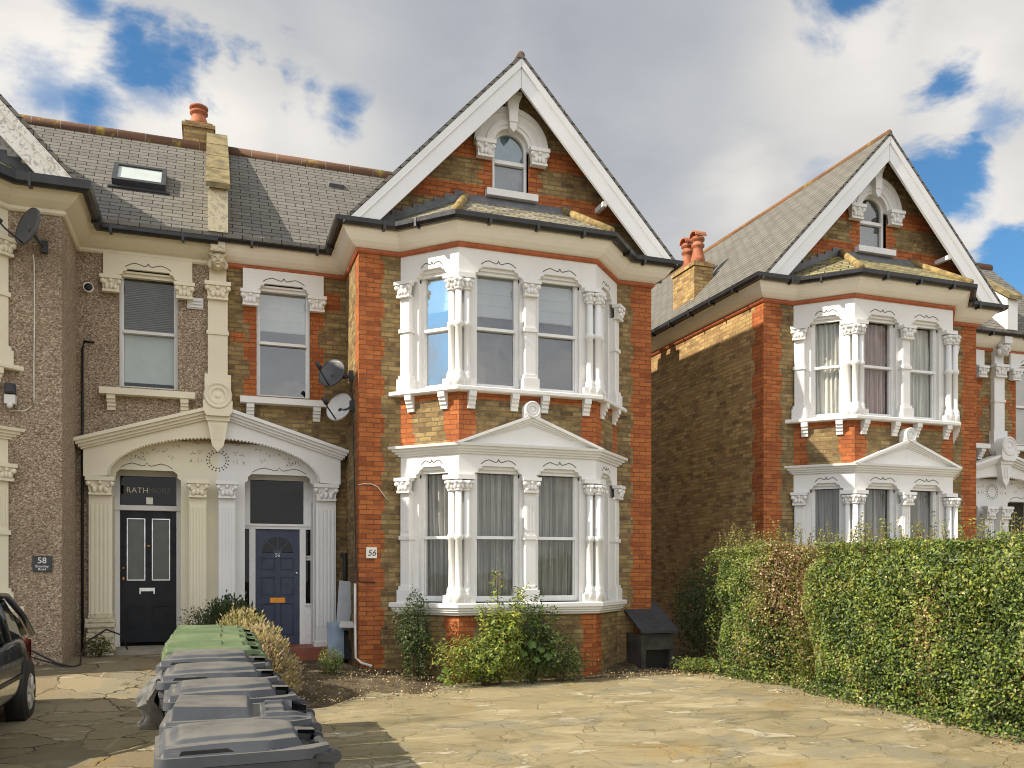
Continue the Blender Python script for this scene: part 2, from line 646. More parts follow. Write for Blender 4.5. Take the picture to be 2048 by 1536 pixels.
M['ridge'] = bricks('ridge_tile', [(0.0, (0.13, 0.075, 0.05)), (1.0, (0.20, 0.11, 0.07))], (0.28, 0.24, 0.2), bw=0.45, rh=5.0, mort=0.012, grime=0.5, gcol=(0.10, 0.07, 0.04), lichen=0.3)
M['ridge_old'] = bricks('lichen_ridge_tile', [(0.0, (0.19, 0.095, 0.05)), (1.0, (0.27, 0.15, 0.07))], (0.28, 0.24, 0.2), bw=0.45, rh=5.0, mort=0.012, grime=0.3, gcol=(0.10, 0.07, 0.04), lichen=0.6)
M['hip'] = plain('lichen_hip_tile', (0.27, 0.195, 0.075), 0.9, 0.45, 9.0, bump=0.01)
M['stone'] = plain('mossy_coping_stone', (0.20, 0.16, 0.075), 0.9, 0.4, 5.0, bump=0.01)
M['white'] = stucco('white_painted_stucco', (0.79, 0.78, 0.755), 0.34)
M['white_old'] = stucco('chalky_white_stucco', (0.76, 0.76, 0.75), 0.30)
M['cream'] = stucco('cream_painted_stucco', (0.76, 0.70, 0.54), 0.24)
M['cream_old'] = stucco('flaking_cream_stucco', (0.66, 0.58, 0.40), 0.5, flake=0.75)
M['cove_white'] = stucco('cream_white_coving', (0.92, 0.88, 0.79), 0.12, streak=0.6)
M['board'] = stucco('white_barge_board', (0.80, 0.81, 0.82), 0.10, rough=0.4)
M['board_old'] = stucco('flaking_white_board', (0.74, 0.73, 0.68), 0.3, flake=0.8)
M['groove_shade'] = plain('painted_groove_shade', (0.10, 0.085, 0.065), 0.9)  # dark strips that paint in the shade of incised grooves
M['gutter'] = plain('black_gutter_plastic', (0.018, 0.018, 0.02), 0.35, 0.3)
M['lead'] = plain('lead_sheet', (0.12, 0.125, 0.135), 0.6, 0.25, 5.0)
M['upvc'] = plain('white_window_frame', (0.78, 0.78, 0.77), 0.35, 0.04)
M['upvc_old'] = stucco('worn_white_window_frame', (0.72, 0.71, 0.68), 0.35)
M['glass'] = glass('window_glass', tint=(0.68, 0.73, 0.75), base=0.09, k=1.0, wob=0.012)
M['glass_blue'] = glass('sky_reflecting_glass', base=0.33, k=1.0, wob=0.006)
M['glass_net'] = glass('thin_window_glass', tint=(0.88, 0.89, 0.88), base=0.0, k=0.6, wob=0.01)
M['glass_dark'] = glass('dark_glass', tint=(0.16, 0.17, 0.16), base=0.0, k=0.3, wob=0.01)
M['blind'] = plain('white_roller_blind', (0.74, 0.72, 0.68), 0.8, 0.04)
M['frost'] = plain('frosted_film', (0.46, 0.52, 0.50), 0.45, 0.05)
M['venetian'] = plain('grey_blind', (0.22, 0.22, 0.21), 0.7, 0.1)


def cloth(name, col, lo=0.55):
    """net curtain: fold shading painted in as stripes, doubled cloth paler"""
    m, g = newmat(name)
    P = pos(g)
    a_ = g.noise(g.vm('MULTIPLY', P, (24, 24, 0.5)), 1.0, 4.0, 0.65)
    c = g.mix(g.ss(a_, 0.33, 0.66), tuple(lo * q for q in col), tuple(1.12 * q for q in col))
    b_ = g.noise(P, 1.7, 3.0, 0.5)
    c = g.mix(g.ss(b_, 0.35, 0.7, 0.0, 0.3), c, tuple(0.5 * q for q in col))
    finish(g, c, 0.95, g.noise(P, 90.0, 2.0, 0.5), 0.003, 0.5, spec=0.1)
    return m


M['net'] = cloth('net_curtain', (0.42, 0.41, 0.375), 0.42)
M['teal_reflection'] = plain('painted_sky_reflection', (0.10, 0.26, 0.33), 0.6, 0.15)  # flat colour for the sky's reflection in the attic pane
M['net_pale'] = cloth('pale_curtain', (0.76, 0.75, 0.69), 0.5)
M['net_pink'] = cloth('pinkish_curtain', (0.55, 0.42, 0.40), 0.5)
M['net_cream'] = plain('cream_blind', (0.62, 0.52, 0.38), 0.95, 0.1, 4.0)
M['navy'] = plain('navy_door_paint', (0.030, 0.045, 0.085), 0.45, 0.1)
M['black_door'] = plain('black_door_paint', (0.007, 0.009, 0.013), 0.4, 0.15, spec=0.3)
M['brass'] = plain('brass', (0.75, 0.30, 0.03), 0.4, 0.08, metal=0.35)
M['chrome'] = plain('chrome', (0.70, 0.70, 0.70), 0.25, 0.05, metal=0.9)
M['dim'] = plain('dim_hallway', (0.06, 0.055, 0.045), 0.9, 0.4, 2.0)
M['obscure'] = plain('etched_glass', (0.115, 0.12, 0.105), 0.35, 0.12, 3.0)
M['gold'] = plain('worn_gilt_letters', (0.72, 0.64, 0.46), 0.6, 0.15, 14.0)
M['gold_worn'] = plain('rubbed_gilt_letters', (0.13, 0.115, 0.085), 0.6, 0.25, 14.0)
M['ink'] = plain('black_paint', (0.012, 0.012, 0.012), 0.5)
M['white_ink'] = plain('white_lettering', (0.80, 0.80, 0.78), 0.5, 0.03)
M['slate_plaque'] = plain('dark_plaque', (0.035, 0.037, 0.04), 0.4, 0.2)
M['ceramic'] = plain('white_ceramic', (0.80, 0.77, 0.70), 0.3, 0.04)
M['dish_dark'] = plain('dark_dish', (0.07, 0.075, 0.085), 0.5, 0.15)
M['dish_light'] = plain('pale_dish', (0.58, 0.58, 0.57), 0.5, 0.08)
M['cable'] = plain('black_cable', (0.015, 0.015, 0.015), 0.5)
M['cable_white'] = plain('white_cable', (0.66, 0.63, 0.56), 0.5)
M['step_red'] = plain('red_painted_step', (0.26, 0.065, 0.03), 0.6, 0.25, 5.0, bump=0.004, dust=0.25)
M['sooty'] = plain('sooty_concrete', (0.05, 0.046, 0.04), 0.9, 0.35, 4.0, bump=0.01)
M['concrete'] = plain('old_concrete', (0.27, 0.25, 0.20), 0.9, 0.3, 4.0, bump=0.01)
M['grey_bin'] = plain('grey_bin_plastic', (0.085, 0.088, 0.095), 0.50, 0.12, 4.0, dust=0.45, dustcol=(0.16, 0.15, 0.13))
M['grey_body'] = plain('dark_grey_bin_plastic', (0.040, 0.043, 0.049), 0.5, 0.15, 4.0, dust=0.12)


def dusty_lit_plastic(name, col, dustcol, k):
    """moulded plastic; upward faces bleached, dusty and painted paler for sunlight"""
    m, g = newmat(name)
    P = pos(g)
    N = g.n('ShaderNodeSeparateXYZ', None, Vector=g.n('ShaderNodeNewGeometry').outputs['Normal'])
    a_ = g.noise(P, 5.0, 6.0, 0.65)
    st = g.noise(g.vm('MULTIPLY', P, (2.0, 9.0, 9.0)), 1.0, 5.0, 0.65)
    c = g.mix(g.ss(a_, 0.3, 0.7), tuple(0.85 * q for q in col), tuple(1.15 * q for q in col))
    d = g.m('MULTIPLY', g.ss(N.outputs[2], 0.80, 0.985), g.ss(a_, 0.25, 0.62, 0.35, 1.0))
    c = g.mix(g.m('MULTIPLY', d, k), c, dustcol)
    c = g.mix(g.ss(st, 0.60, 0.72, 0.0, 0.35), c, tuple(1.5 * q for q in dustcol))
    sc = g.noise(P, 130.0, 2.0, 0.5)
    finish(g, c, g.ss(a_, 0.3, 0.7, 0.42, 0.62), sc, 0.001, 0.4, spec=0.45)
    return m


M['grey_bin'] = dusty_lit_plastic('grey_bin_plastic', (0.060, 0.066, 0.076), (0.165, 0.155, 0.135), 0.85)
M['green_bin'] = plain('green_bin_plastic', (0.095, 0.140, 0.065), 0.5, 0.1, 4.0, dust=0.35, dustcol=(0.30, 0.34, 0.16))
M['rubber'] = plain('rubber', (0.016, 0.016, 0.017), 0.75, 0.2)
M['car'] = plain('dark_car_paint', (0.008, 0.012, 0.022), 0.22, 0.1, coat=1.0)
M['car_trim'] = plain('black_car_trim', (0.012, 0.012, 0.012), 0.5)
M['car_glass'] = glass('car_glass', tint=(0.08, 0.12, 0.10), base=0.05, k=1.0)
M['hubcap'] = plain('silver_hubcap', (0.50, 0.50, 0.50), 0.35, 0.05, metal=0.5)
M['lamp_red'] = plain('red_lamp_lens', (0.25, 0.01, 0.01), 0.15, 0.05)
M['bag'] = plain('grey_plastic_bag', (0.105, 0.105, 0.10), 0.6, 0.3, 12.0, spec=0.25)
M['board_grey'] = plain('grey_painted_board', (0.42, 0.44, 0.47), 0.6, 0.1, 4.0)
M['board_blue'] = plain('pale_blue_board', (0.26, 0.34, 0.44), 0.6, 0.2, 4.0)
M['charcoal'] = plain('charcoal_paint', (0.035, 0.038, 0.045), 0.6, 0.2)


def pebble():
    m, g = newmat('pebbledash')
    P = pos(g)
    vo = g.n('ShaderNodeTexVoronoi', None, Scale=62.0)
    g.put(vo.inputs['Vector'], P)
    c = g.ramp(g.n('ShaderNodeSeparateColor', None, Color=vo.outputs['Color']).outputs[0],
               [(0.0, (0.17, 0.125, 0.085)), (0.3, (0.32, 0.24, 0.165)), (0.7, (0.44, 0.335, 0.235)), (0.92, (0.60, 0.49, 0.37)), (1.0, (0.68, 0.60, 0.48))])
    a = g.noise(P, 0.8, 5.0, 0.6)
    c = g.mix(g.ss(a, 0.45, 0.78, 0.0, 0.45), c, (0.17, 0.13, 0.08))
    h = g.m('SUBTRACT', 1.0, vo.outputs['Distance'])
    finish(g, c, 0.9, h, 0.02, 0.9, spec=0.25)
    return m


M['pebble'] = pebble()


def paving():
    m, g = newmat('driveway_paving')
    P = pos(g)
    sp = g.n('ShaderNodeSeparateXYZ', None, Vector=P)
    flat = g.n('ShaderNodeCombineXYZ', None, X=sp.outputs[0], Y=sp.outputs[1])
    wn = g.n('ShaderNodeTexNoise', None, Scale=1.3, Detail=5.0, Roughness=0.6)
    g.put(wn.inputs['Vector'], flat)
    warp = g.vm('ADD', flat, g.vm('SCALE', g.vm('SUBTRACT', wn.outputs[1], (0.5, 0.5, 0.5)), scale=0.55))

    def cells(scale):
        e = g.n('ShaderNodeTexVoronoi', {'feature': 'DISTANCE_TO_EDGE'}, Scale=scale)
        g.put(e.inputs['Vector'], warp)
        c_ = g.n('ShaderNodeTexVoronoi', None, Scale=scale)
        g.put(c_.inputs['Vector'], warp)
        k = g.n('ShaderNodeSeparateColor', None, Color=c_.outputs['Color'])
        return e.outputs[0], k.outputs[0], k.outputs[1]
    e1, k1, k1b = cells(1.5)
    # broken flagstones to the left, old patched concrete to the right
    side = g.ss(g.m('ADD', sp.outputs[0], g.m('MULTIPLY', wn.outputs[0], 1.5)), 1.3, 2.3)
    edge = g.ss(e1, 0.004, 0.020, 1.0, 0.0)
    brk = g.ss(g.noise(flat, 2.1, 5.0, 0.65), 0.40, 0.58)
    crack = g.m('MULTIPLY', edge, g.m('MULTIPLY', brk, g.m('SUBTRACT', 1.0, g.m('MULTIPLY', side, 0.72))))
    stone = g.ramp(k1, [(0.0, (0.185, 0.150, 0.095)), (0.5, (0.255, 0.205, 0.125)), (1.0, (0.315, 0.26, 0.165))])
    pn = g.noise(g.vm('MULTIPLY', flat, (0.8, 1.6, 1.0)), 1.0, 10.0, 0.66, 0.9)
    conc = g.ramp(pn, [(0.30, (0.145, 0.128, 0.078)), (0.42, (0.235, 0.200, 0.118)), (0.49, (0.29, 0.248, 0.148)), (0.53, (0.265, 0.225, 0.135)), (0.60, (0.33, 0.285, 0.18)), (0.70, (0.40, 0.355, 0.245))])
    conc = g.mix(g.ss(k1, 0.15, 0.85, 0.0, 0.55), conc, g.mix(1.0, conc, (0.66, 0.67, 0.66), 'MULTIPLY'))
    conc = g.mix(1.0, conc, (1.22, 1.20, 1.16), 'MULTIPLY')
    c = g.mix(side, stone, conc)
    # worn pale scabs with a hard edge
    pat = g.noise(g.vm('ADD', g.vm('MULTIPLY', flat, (0.8, 1.5, 1)), (7.3, 2.2, 0)), 1.25, 9.0, 0.68, 0.7)
    scab = g.ss(pat, 0.585, 0.615)
    c = g.mix(g.m('MULTIPLY', scab, 0.75), c, (0.50, 0.45, 0.33))
    gy = g.noise(g.vm('ADD', flat, (4.4, 1.9, 0)), 0.9, 7.0, 0.65, 0.6)
    c = g.mix(g.ss(gy, 0.53, 0.60, 0.0, 0.65), c, (0.23, 0.215, 0.155))
    och = g.noise(g.vm('ADD', flat, (1.3, 9.2, 0)), 0.9, 6.0, 0.65, 0.5)
    c = g.mix(g.ss(och, 0.57, 0.70, 0.0, 0.6), c, (0.30, 0.195, 0.06))
    moss = g.noise(flat, 2.4, 9.0, 0.75, 0.4)
    c = g.mix(g.ss(moss, 0.585, 0.66, 0.0, 0.65), c, (0.095, 0.085, 0.038))
    grit = g.noise(flat, 70.0, 5.0, 0.75)
    c = g.mix(g.ss(grit, 0.40, 0.70, 0.0, 0.5), c, g.mix(1.0, c, (0.40, 0.37, 0.33), 'MULTIPLY'))
    c = g.mix(g.ss(grit, 0.30, 0.42, 0.30, 0.0), c, (0.45, 0.42, 0.34))
    peb = g.n('ShaderNodeTexVoronoi', None, Scale=26.0)
    g.put(peb.inputs['Vector'], flat)
    pk = g.n('ShaderNodeSeparateColor', None, Color=peb.outputs['Color'])
    spot = g.m('MULTIPLY', g.ss(peb.outputs['Distance'], 0.10, 0.22, 1.0, 0.0), g.ss(pk.outputs[0], 0.86, 0.90))
    c = g.mix(g.m('MULTIPLY', spot, 0.8), c, g.mix(pk.outputs[1], (0.07, 0.06, 0.04), (0.50, 0.47, 0.40)))
    c = g.mix(g.m('MULTIPLY', crack, 0.75), c, (0.055, 0.046, 0.028))
    h = g.m('ADD', g.m('MULTIPLY', grit, 0.35), g.m('ADD', g.m('MULTIPLY', scab, 0.45), g.m('MULTIPLY', k1b, 1.0)))
    h = g.m('ADD', h, g.m('MULTIPLY', moss, 0.6))
    h = g.m('SUBTRACT', g.m('ADD', h, spot), g.m('MULTIPLY', crack, 1.4))
    finish(g, c, 0.92, h, 0.022, 1.0, spec=0.2)
    return m


def soil():
    m, g = newmat('dry_soil')
    P = pos(g)
    a = g.noise(P, 3.0, 8.0, 0.7)
    c = g.ramp(a, [(0.3, (0.055, 0.042, 0.028)), (0.5, (0.12, 0.093, 0.06)), (0.62, (0.19, 0.15, 0.095)), (0.75, (0.30, 0.25, 0.16))])
    b = g.noise(P, 26.0, 5.0, 0.7)
    c = g.mix(g.ss(b, 0.3, 0.7, 0.0, 0.5), c, g.mix(1.0, c, (0.4, 0.38, 0.35), 'MULTIPLY'))
    finish(g, c, 0.95, g.m('ADD', a, g.m('MULTIPLY', b, 0.4)), 0.05, 0.9, spec=0.15)
    return m


M['paving'] = paving()
M['soil'] = soil()

# ------------------------------------------------------------------ ground
def sm(x, a, b):
    t = min(1.0, max(0.0, (x - a) / (b - a)))
    return t * t * (3 - 2 * t)


def gz(x, y):
    z = -0.18 * (1 - sm(y, 3.5, 8.2))
    z += (0.37 - 0.19 * sm(x, 0.0, 0.7)) * sm(y, 10.4, 13.4) * (1 - sm(x, 1.7, 3.0))
    return z


def drive_edge(x):
    pts = [(-30, 14.3), (-1.9, 14.4), (0.25, 14.4), (0.55, 12.6), (0.75, 10.4), (1.3, 10.6), (1.9, 11.3), (2.6, 11.95), (4, 12.15), (5.4, 12.12), (6.5, 12.15), (7.6, 12.4), (9, 12.5), (40, 12.5)]
    for (a, ya), (b, yb) in zip(pts, pts[1:]):
        if a <= x <= b:
            t = (x - a) / (b - a)
            return ya + (yb - ya) * t + 0.10 * mnoise.noise((x * 2.1, 3.0, 0.0))
    return 12.5


def sheet(name, xs, yfun, mat, lift, kind='structure', rough=0.0):
    v, f = [], []
    cols = []
    for x in xs:
        ys = yfun(x)
        cols.append(len(ys))
        for y in ys:
            z = gz(x, y) + lift
            if rough:
                z += rough * (mnoise.noise((x * 1.7, y * 1.7, 5)) + 0.5 * mnoise.noise((x * 5, y * 5, 1)))
            v.append((x, y, z))
    n = cols[0]
    for i in range(len(xs) - 1):
        for j in range(n - 1):
            a = i * n + j
            f.append((a, a + n, a + n + 1, a + 1))
    mb = MB()
    mb.add(v, f, 0, True)
    o = mb.build(name, mat)
    tag(o, kind=kind)
    return o


def lin(a, b, n):
    return [a + (b - a) * i / (n - 1) for i in range(n)]


def soil_rows(x):
    return [-400, -150, -60, -25] + lin(-12, 9.5, 22) + lin(9.75, 15.5, 47) + [17, 20, 25, 40, 90, 200, 600]


sheet('ground', [-600, -200, -80, -40, -20] + lin(-12, -2.4, 17) + lin(-2.2, 10, 110) + lin(10.6, 20, 16) + [40, 80, 200, 600], soil_rows, M['soil'], -0.012, rough=0.0)
sheet('driveway', lin(-22, -3, 24) + lin(-2.8, 10, 160) + lin(10.5, 24, 20),
      lambda x: lin(-9, 7.5, 14) + [7.5 + (drive_edge(x) - 7.5) * k / 36 for k in range(1, 37)], M['paving'], 0.012)


# loose earth heaped against the houses
def mound(name, x0, x1, y0, y1, h, lab):
    xs, ys = lin(x0, x1, 46), lin(y0, y1, 34)
    v, f = [], []
    for i, x in enumerate(xs):
        for j, y in enumerate(ys):
            e = min(1, 4.0 * min((x - x0) / (x1 - x0), (x1 - x) / (x1 - x0))) * min(1, 3.5 * (y - y0) / (y1 - y0))
            e = max(0, e)
            z = gz(x, y) - 0.03 + e * (h * (0.6 + 0.8 * mnoise.noise((x * 1.3, y * 1.3, 8))) + 0.05 + 0.03 * mnoise.noise((x * 6, y * 6, 2)))
            v.append((x, y, z))
    n = len(ys)
    for i in range(len(xs) - 1):
        for j in range(n - 1):
            a = i * n + j
            f.append((a, a + n, a + n + 1, a + 1))
    mb = MB()
    mb.add(v, f, 0, True)
    return tag(mb.build(name, M['soil']), lab, 'soil', kind='stuff')


mound('soil', 0.45, 3.4, 10.9, 14.2, 0.05, 'dry brown earth between the doorstep and the brick pier')
mound('soil', 5.3, 9.3, 11.9, 15.5, 0.12, 'dark earth round the bunker beside the hedge')

# ------------------------------------------------------------------ houses
YF, YB, YM = 13.3, 12.55, 14.65
HW, BW, BF = 2.535, 1.877, 1.14
CANT = math.hypot(BW - BF, YF - YB)
GA = math.degrees(math.atan2(YF - YB, BW - BF))


def tooth(xa, xb, z0, z1, sides, d=0.09, step=0.30):
    """red quoin strip whose edges step in and out every four courses"""
    out, z, k = [], z0, 0
    while z < z1 - 1e-4:
        e = d if k % 2 else 0.0
        zz = min(z1, z + step)
        out.append((xa + (e if 'L' in sides else 0), xb - (e if 'R' in sides else 0), z, zz))
        z, k = zz, k + 1
    return out


def capital(mb, cx, y, z0, z1, w, d, mi=0):
    """carved leaf capital standing d proud of depth y, facing -y"""
    h = z1 - z0
    ab = 0.24 * h
    mb.box(cx - w / 2 - .02, cx + w / 2 + .02, y - d - .02, y + .02, z1 - ab, z1, mi)
    wb = w * 0.40
    mb.add([(cx - wb, y, z0), (cx - wb, y - d * .7, z0), (cx + wb, y - d * .7, z0), (cx + wb, y, z0),
            (cx - w / 2, y, z1 - ab), (cx - w / 2, y - d * .9, z1 - ab), (cx + w / 2, y - d * .9, z1 - ab), (cx + w / 2, y, z1 - ab)],
           [(0, 1, 2, 3), (4, 5, 6, 7), (0, 1, 5, 4), (1, 2, 6, 5), (2, 3, 7, 6)], mi)
    mb.box(cx - wb - .015, cx + wb + .015, y - d * .75 - .015, y + .01, z0 - .02, z0 + .02, mi)
    zt = z1 - ab
    for sx in (-1, 1):
        mb.ball((cx + sx * (w / 2 - .02), y - d * .92, zt - .045), .042, .035, .042, 8, 5, mi)
        mb.ball((cx + sx * w * .22, y - d * .84, z0 + .06), .040, .030, .055, 7, 5, mi)
        mb.ball((cx + sx * w * .30, y - d * .88, z0 + .115), .030, .03, .030, 6, 4, mi)
    mb.ball((cx, y - d * .86, z0 + .07), .035, .03, .06, 7, 5, mi)
    mb.ball((cx, y - d * .95, zt - .03), .035, .03, .035, 7, 5, mi)


def round_cap(mb, cx, cy, z0, z1, r, mi=0):
    h = z1 - z0
    mb.lathe([(r * 1.25, z0 - .02), (r * 1.3, z0), (r * 1.05, z0 + .02), (r * 1.25, z0 + h * .45), (r * 1.75, z1 - h * .22)], cx, cy, 10, mi)
    for i in range(7):
        a = 2 * math.pi * i / 7
        mb.ball((cx + r * 1.3 * math.cos(a), cy + r * 1.3 * math.sin(a), z0 + h * .28), .024, .024, .045, 6, 4, mi)
        mb.ball((cx + r * 1.65 * math.cos(a + .4), cy + r * 1.65 * math.sin(a + .4), z1 - h * .36), .028, .028, .028, 6, 4, mi)


def ogee(x0, x1, z, h):
    """the bracket-shaped line cut above each window"""
    w = x1 - x0
    pts = [(0, 0), (.04, .25), (.12, .62), (.22, .85), (.33, .60), (.42, .38), (.47, .55), (.5, 1.0)]
    pts = pts + [(1 - a, b) for a, b in pts[::-1][1:]]
    return [(x0 + w * a, z + h * b) for a, b in pts]


def head_panel(mb, line, x0, x1, z0, z1, wins, y, d=0.12):
    """stucco panel over windows; each window head is stepped at the corners; the ogee line above it is an old groove full of grime"""
    poly = [(x0, z1), (x0, z0)]
    for a, b in wins:
        poly += [(a - .02, z0), (a - .02, z0 + .05), (a + .03, z0 + .07), (a + .05, z0 + .12), (a + .09, z0 + .13), (a + .11, z0 + .16),
                 (b - .11, z0 + .16), (b - .09, z0 + .13), (b - .05, z0 + .12), (b - .03, z0 + .07), (b + .02, z0 + .05), (b + .02, z0)]
    poly += [(x1, z0), (x1, z1)]
    mb.prism(poly, y, y + d)
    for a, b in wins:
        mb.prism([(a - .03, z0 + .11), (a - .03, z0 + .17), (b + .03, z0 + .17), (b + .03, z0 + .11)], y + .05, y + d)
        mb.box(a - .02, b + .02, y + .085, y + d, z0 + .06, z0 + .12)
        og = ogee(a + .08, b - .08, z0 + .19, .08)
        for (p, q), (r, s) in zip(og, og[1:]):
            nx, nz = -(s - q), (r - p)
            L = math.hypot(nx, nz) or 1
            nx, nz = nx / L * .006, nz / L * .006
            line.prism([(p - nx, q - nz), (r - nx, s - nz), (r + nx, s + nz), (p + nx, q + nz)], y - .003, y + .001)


def corbel(mb, cx, y, z1, h, w, d):
    """little stepped bracket under a sill"""
    mb.prism_yz(cx - w / 2, cx + w / 2, [(y, z1), (y - d, z1), (y - d, z1 - h * .30), (y - d * .75, z1 - h * .34), (y - d * .75, z1 - h * .5),
                                         (y - d * .5, z1 - h * .56), (y - d * .5, z1 - h * .74), (y - d * .28, z1 - h * .8), (y - d * .28, z1 - h), (y, z1 - h)])


def prism_yz(s, x0, x1, poly, mi=0):
    n = len(poly)
    v = [(x0, y, z) for y, z in poly] + [(x1, y, z) for y, z in poly]
    f = [tuple(range(n)), tuple(range(n, 2 * n))[::-1]] + [(i, n + i, n + (i + 1) % n, (i + 1) % n) for i in range(n)]
    return s.add(v, f, mi)


MB.prism_yz = prism_yz


def drape(mb, x0, x1, z0, z1, y, amp=0.034, wl=0.095, seed=0, sag=0.0):
    n = max(8, int((x1 - x0) / 0.013))
    rows = 9
    v, f = [], []
    for i in range(n + 1):
        x = x0 + (x1 - x0) * i / n
        for j in range(rows):
            z = z0 + (z1 - z0) * j / (rows - 1)
            ph = mnoise.noise((x * 5.0, seed * 3.7, z * 0.35)) * 5.0
            a = amp * (0.55 + 0.6 * mnoise.noise((x * 3, seed, 4)) + 0.3)
            v.append((x, y + a * math.sin(2 * math.pi * x / wl + ph) + 0.01 * mnoise.noise((x * 20, z * 3, seed)), z))
    for i in range(n):
        for j in range(rows - 1):
            a = i * rows + j
            f.append((a, a + rows, a + rows + 1, a + 1))
    mb.add(v, f, 0, True)


def sash(parent, F, x0, x1, z0, z1, zr, y, fm, gm, back, label=None):
    """sliding sash window: back = list of (kind, material, z0, z1)"""
    mb = MB(F)
    st = 0.045
    mb.box(x0, x0 + st, y, y + .09, z0, z1)
    mb.box(x1 - st, x1, y, y + .09, z0, z1)
    mb.box(x0 + st, x1 - st, y + .002, y + .09, z1 - .06, z1)
    mb.box(x0 + st, x1 - st, y + .01, y + .09, z0, z0 + .085)
    mb.box(x0 + st, x1 - st, y - .006, y + .088, zr - .022, zr + .024)
    # horns and inner edge beads
    for q in (x0 + st, x1 - st - .018):
        mb.box(q, q + .018, y + .018, y + .086, zr + .024, z1 - .06)
        mb.box(q, q + .018, y + .034, y + .086, z0 + .085, zr - .022)
    fr = mb.build('sash_window', fm, parent, label=label)
    gb = MB(F)
    gb.add([(x0 + st, y + .05, zr), (x1 - st, y + .05, zr), (x1 - st, y + .05, z1 - .05), (x0 + st, y + .05, z1 - .05)], [(0, 1, 2, 3)])
    gb.add([(x0 + st, y + .066, z0 + .08), (x1 - st, y + .066, z0 + .08), (x1 - st, y + .066, zr), (x0 + st, y + .066, zr)], [(0, 1, 2, 3)])
    attach(gb.build('pane', gm), fr, True)
    for k, (kind, m, a, b) in enumerate(back):
        cb = MB(F)
        if kind == 'curtain':
            drape(cb, x0 + .02, x1 - .02, a, b, y + .16, seed=hash((round(x0, 2), round(z0, 1), k)) % 97)
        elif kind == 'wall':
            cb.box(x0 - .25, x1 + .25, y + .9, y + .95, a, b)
        else:
            cb.box(x0 + .03, x1 - .03, y + .105, y + .112, a, b)
            if kind == 'blind':
                for zz in lin(a + .01, b - .1, 4)[:3]:
                    cb.box(x0 + .03, x1 - .03, y + .098, y + .104, zz, zz + .012)
            if kind == 'slats':
                zz = a + .02
                while zz < b - .02:
                    cb.add([(x0 + .03, y + .075, zz), (x1 - .03, y + .075, zz), (x1 - .03, y + .098, zz + .02), (x0 + .03, y + .098, zz + .02)], [(0, 1, 2, 3)])
                    zz += .028
        attach(cb.build({'wall': 'room_wall'}.get(kind, 'curtain' if kind == 'curtain' else 'blind'), m), fr, True)
    return fr


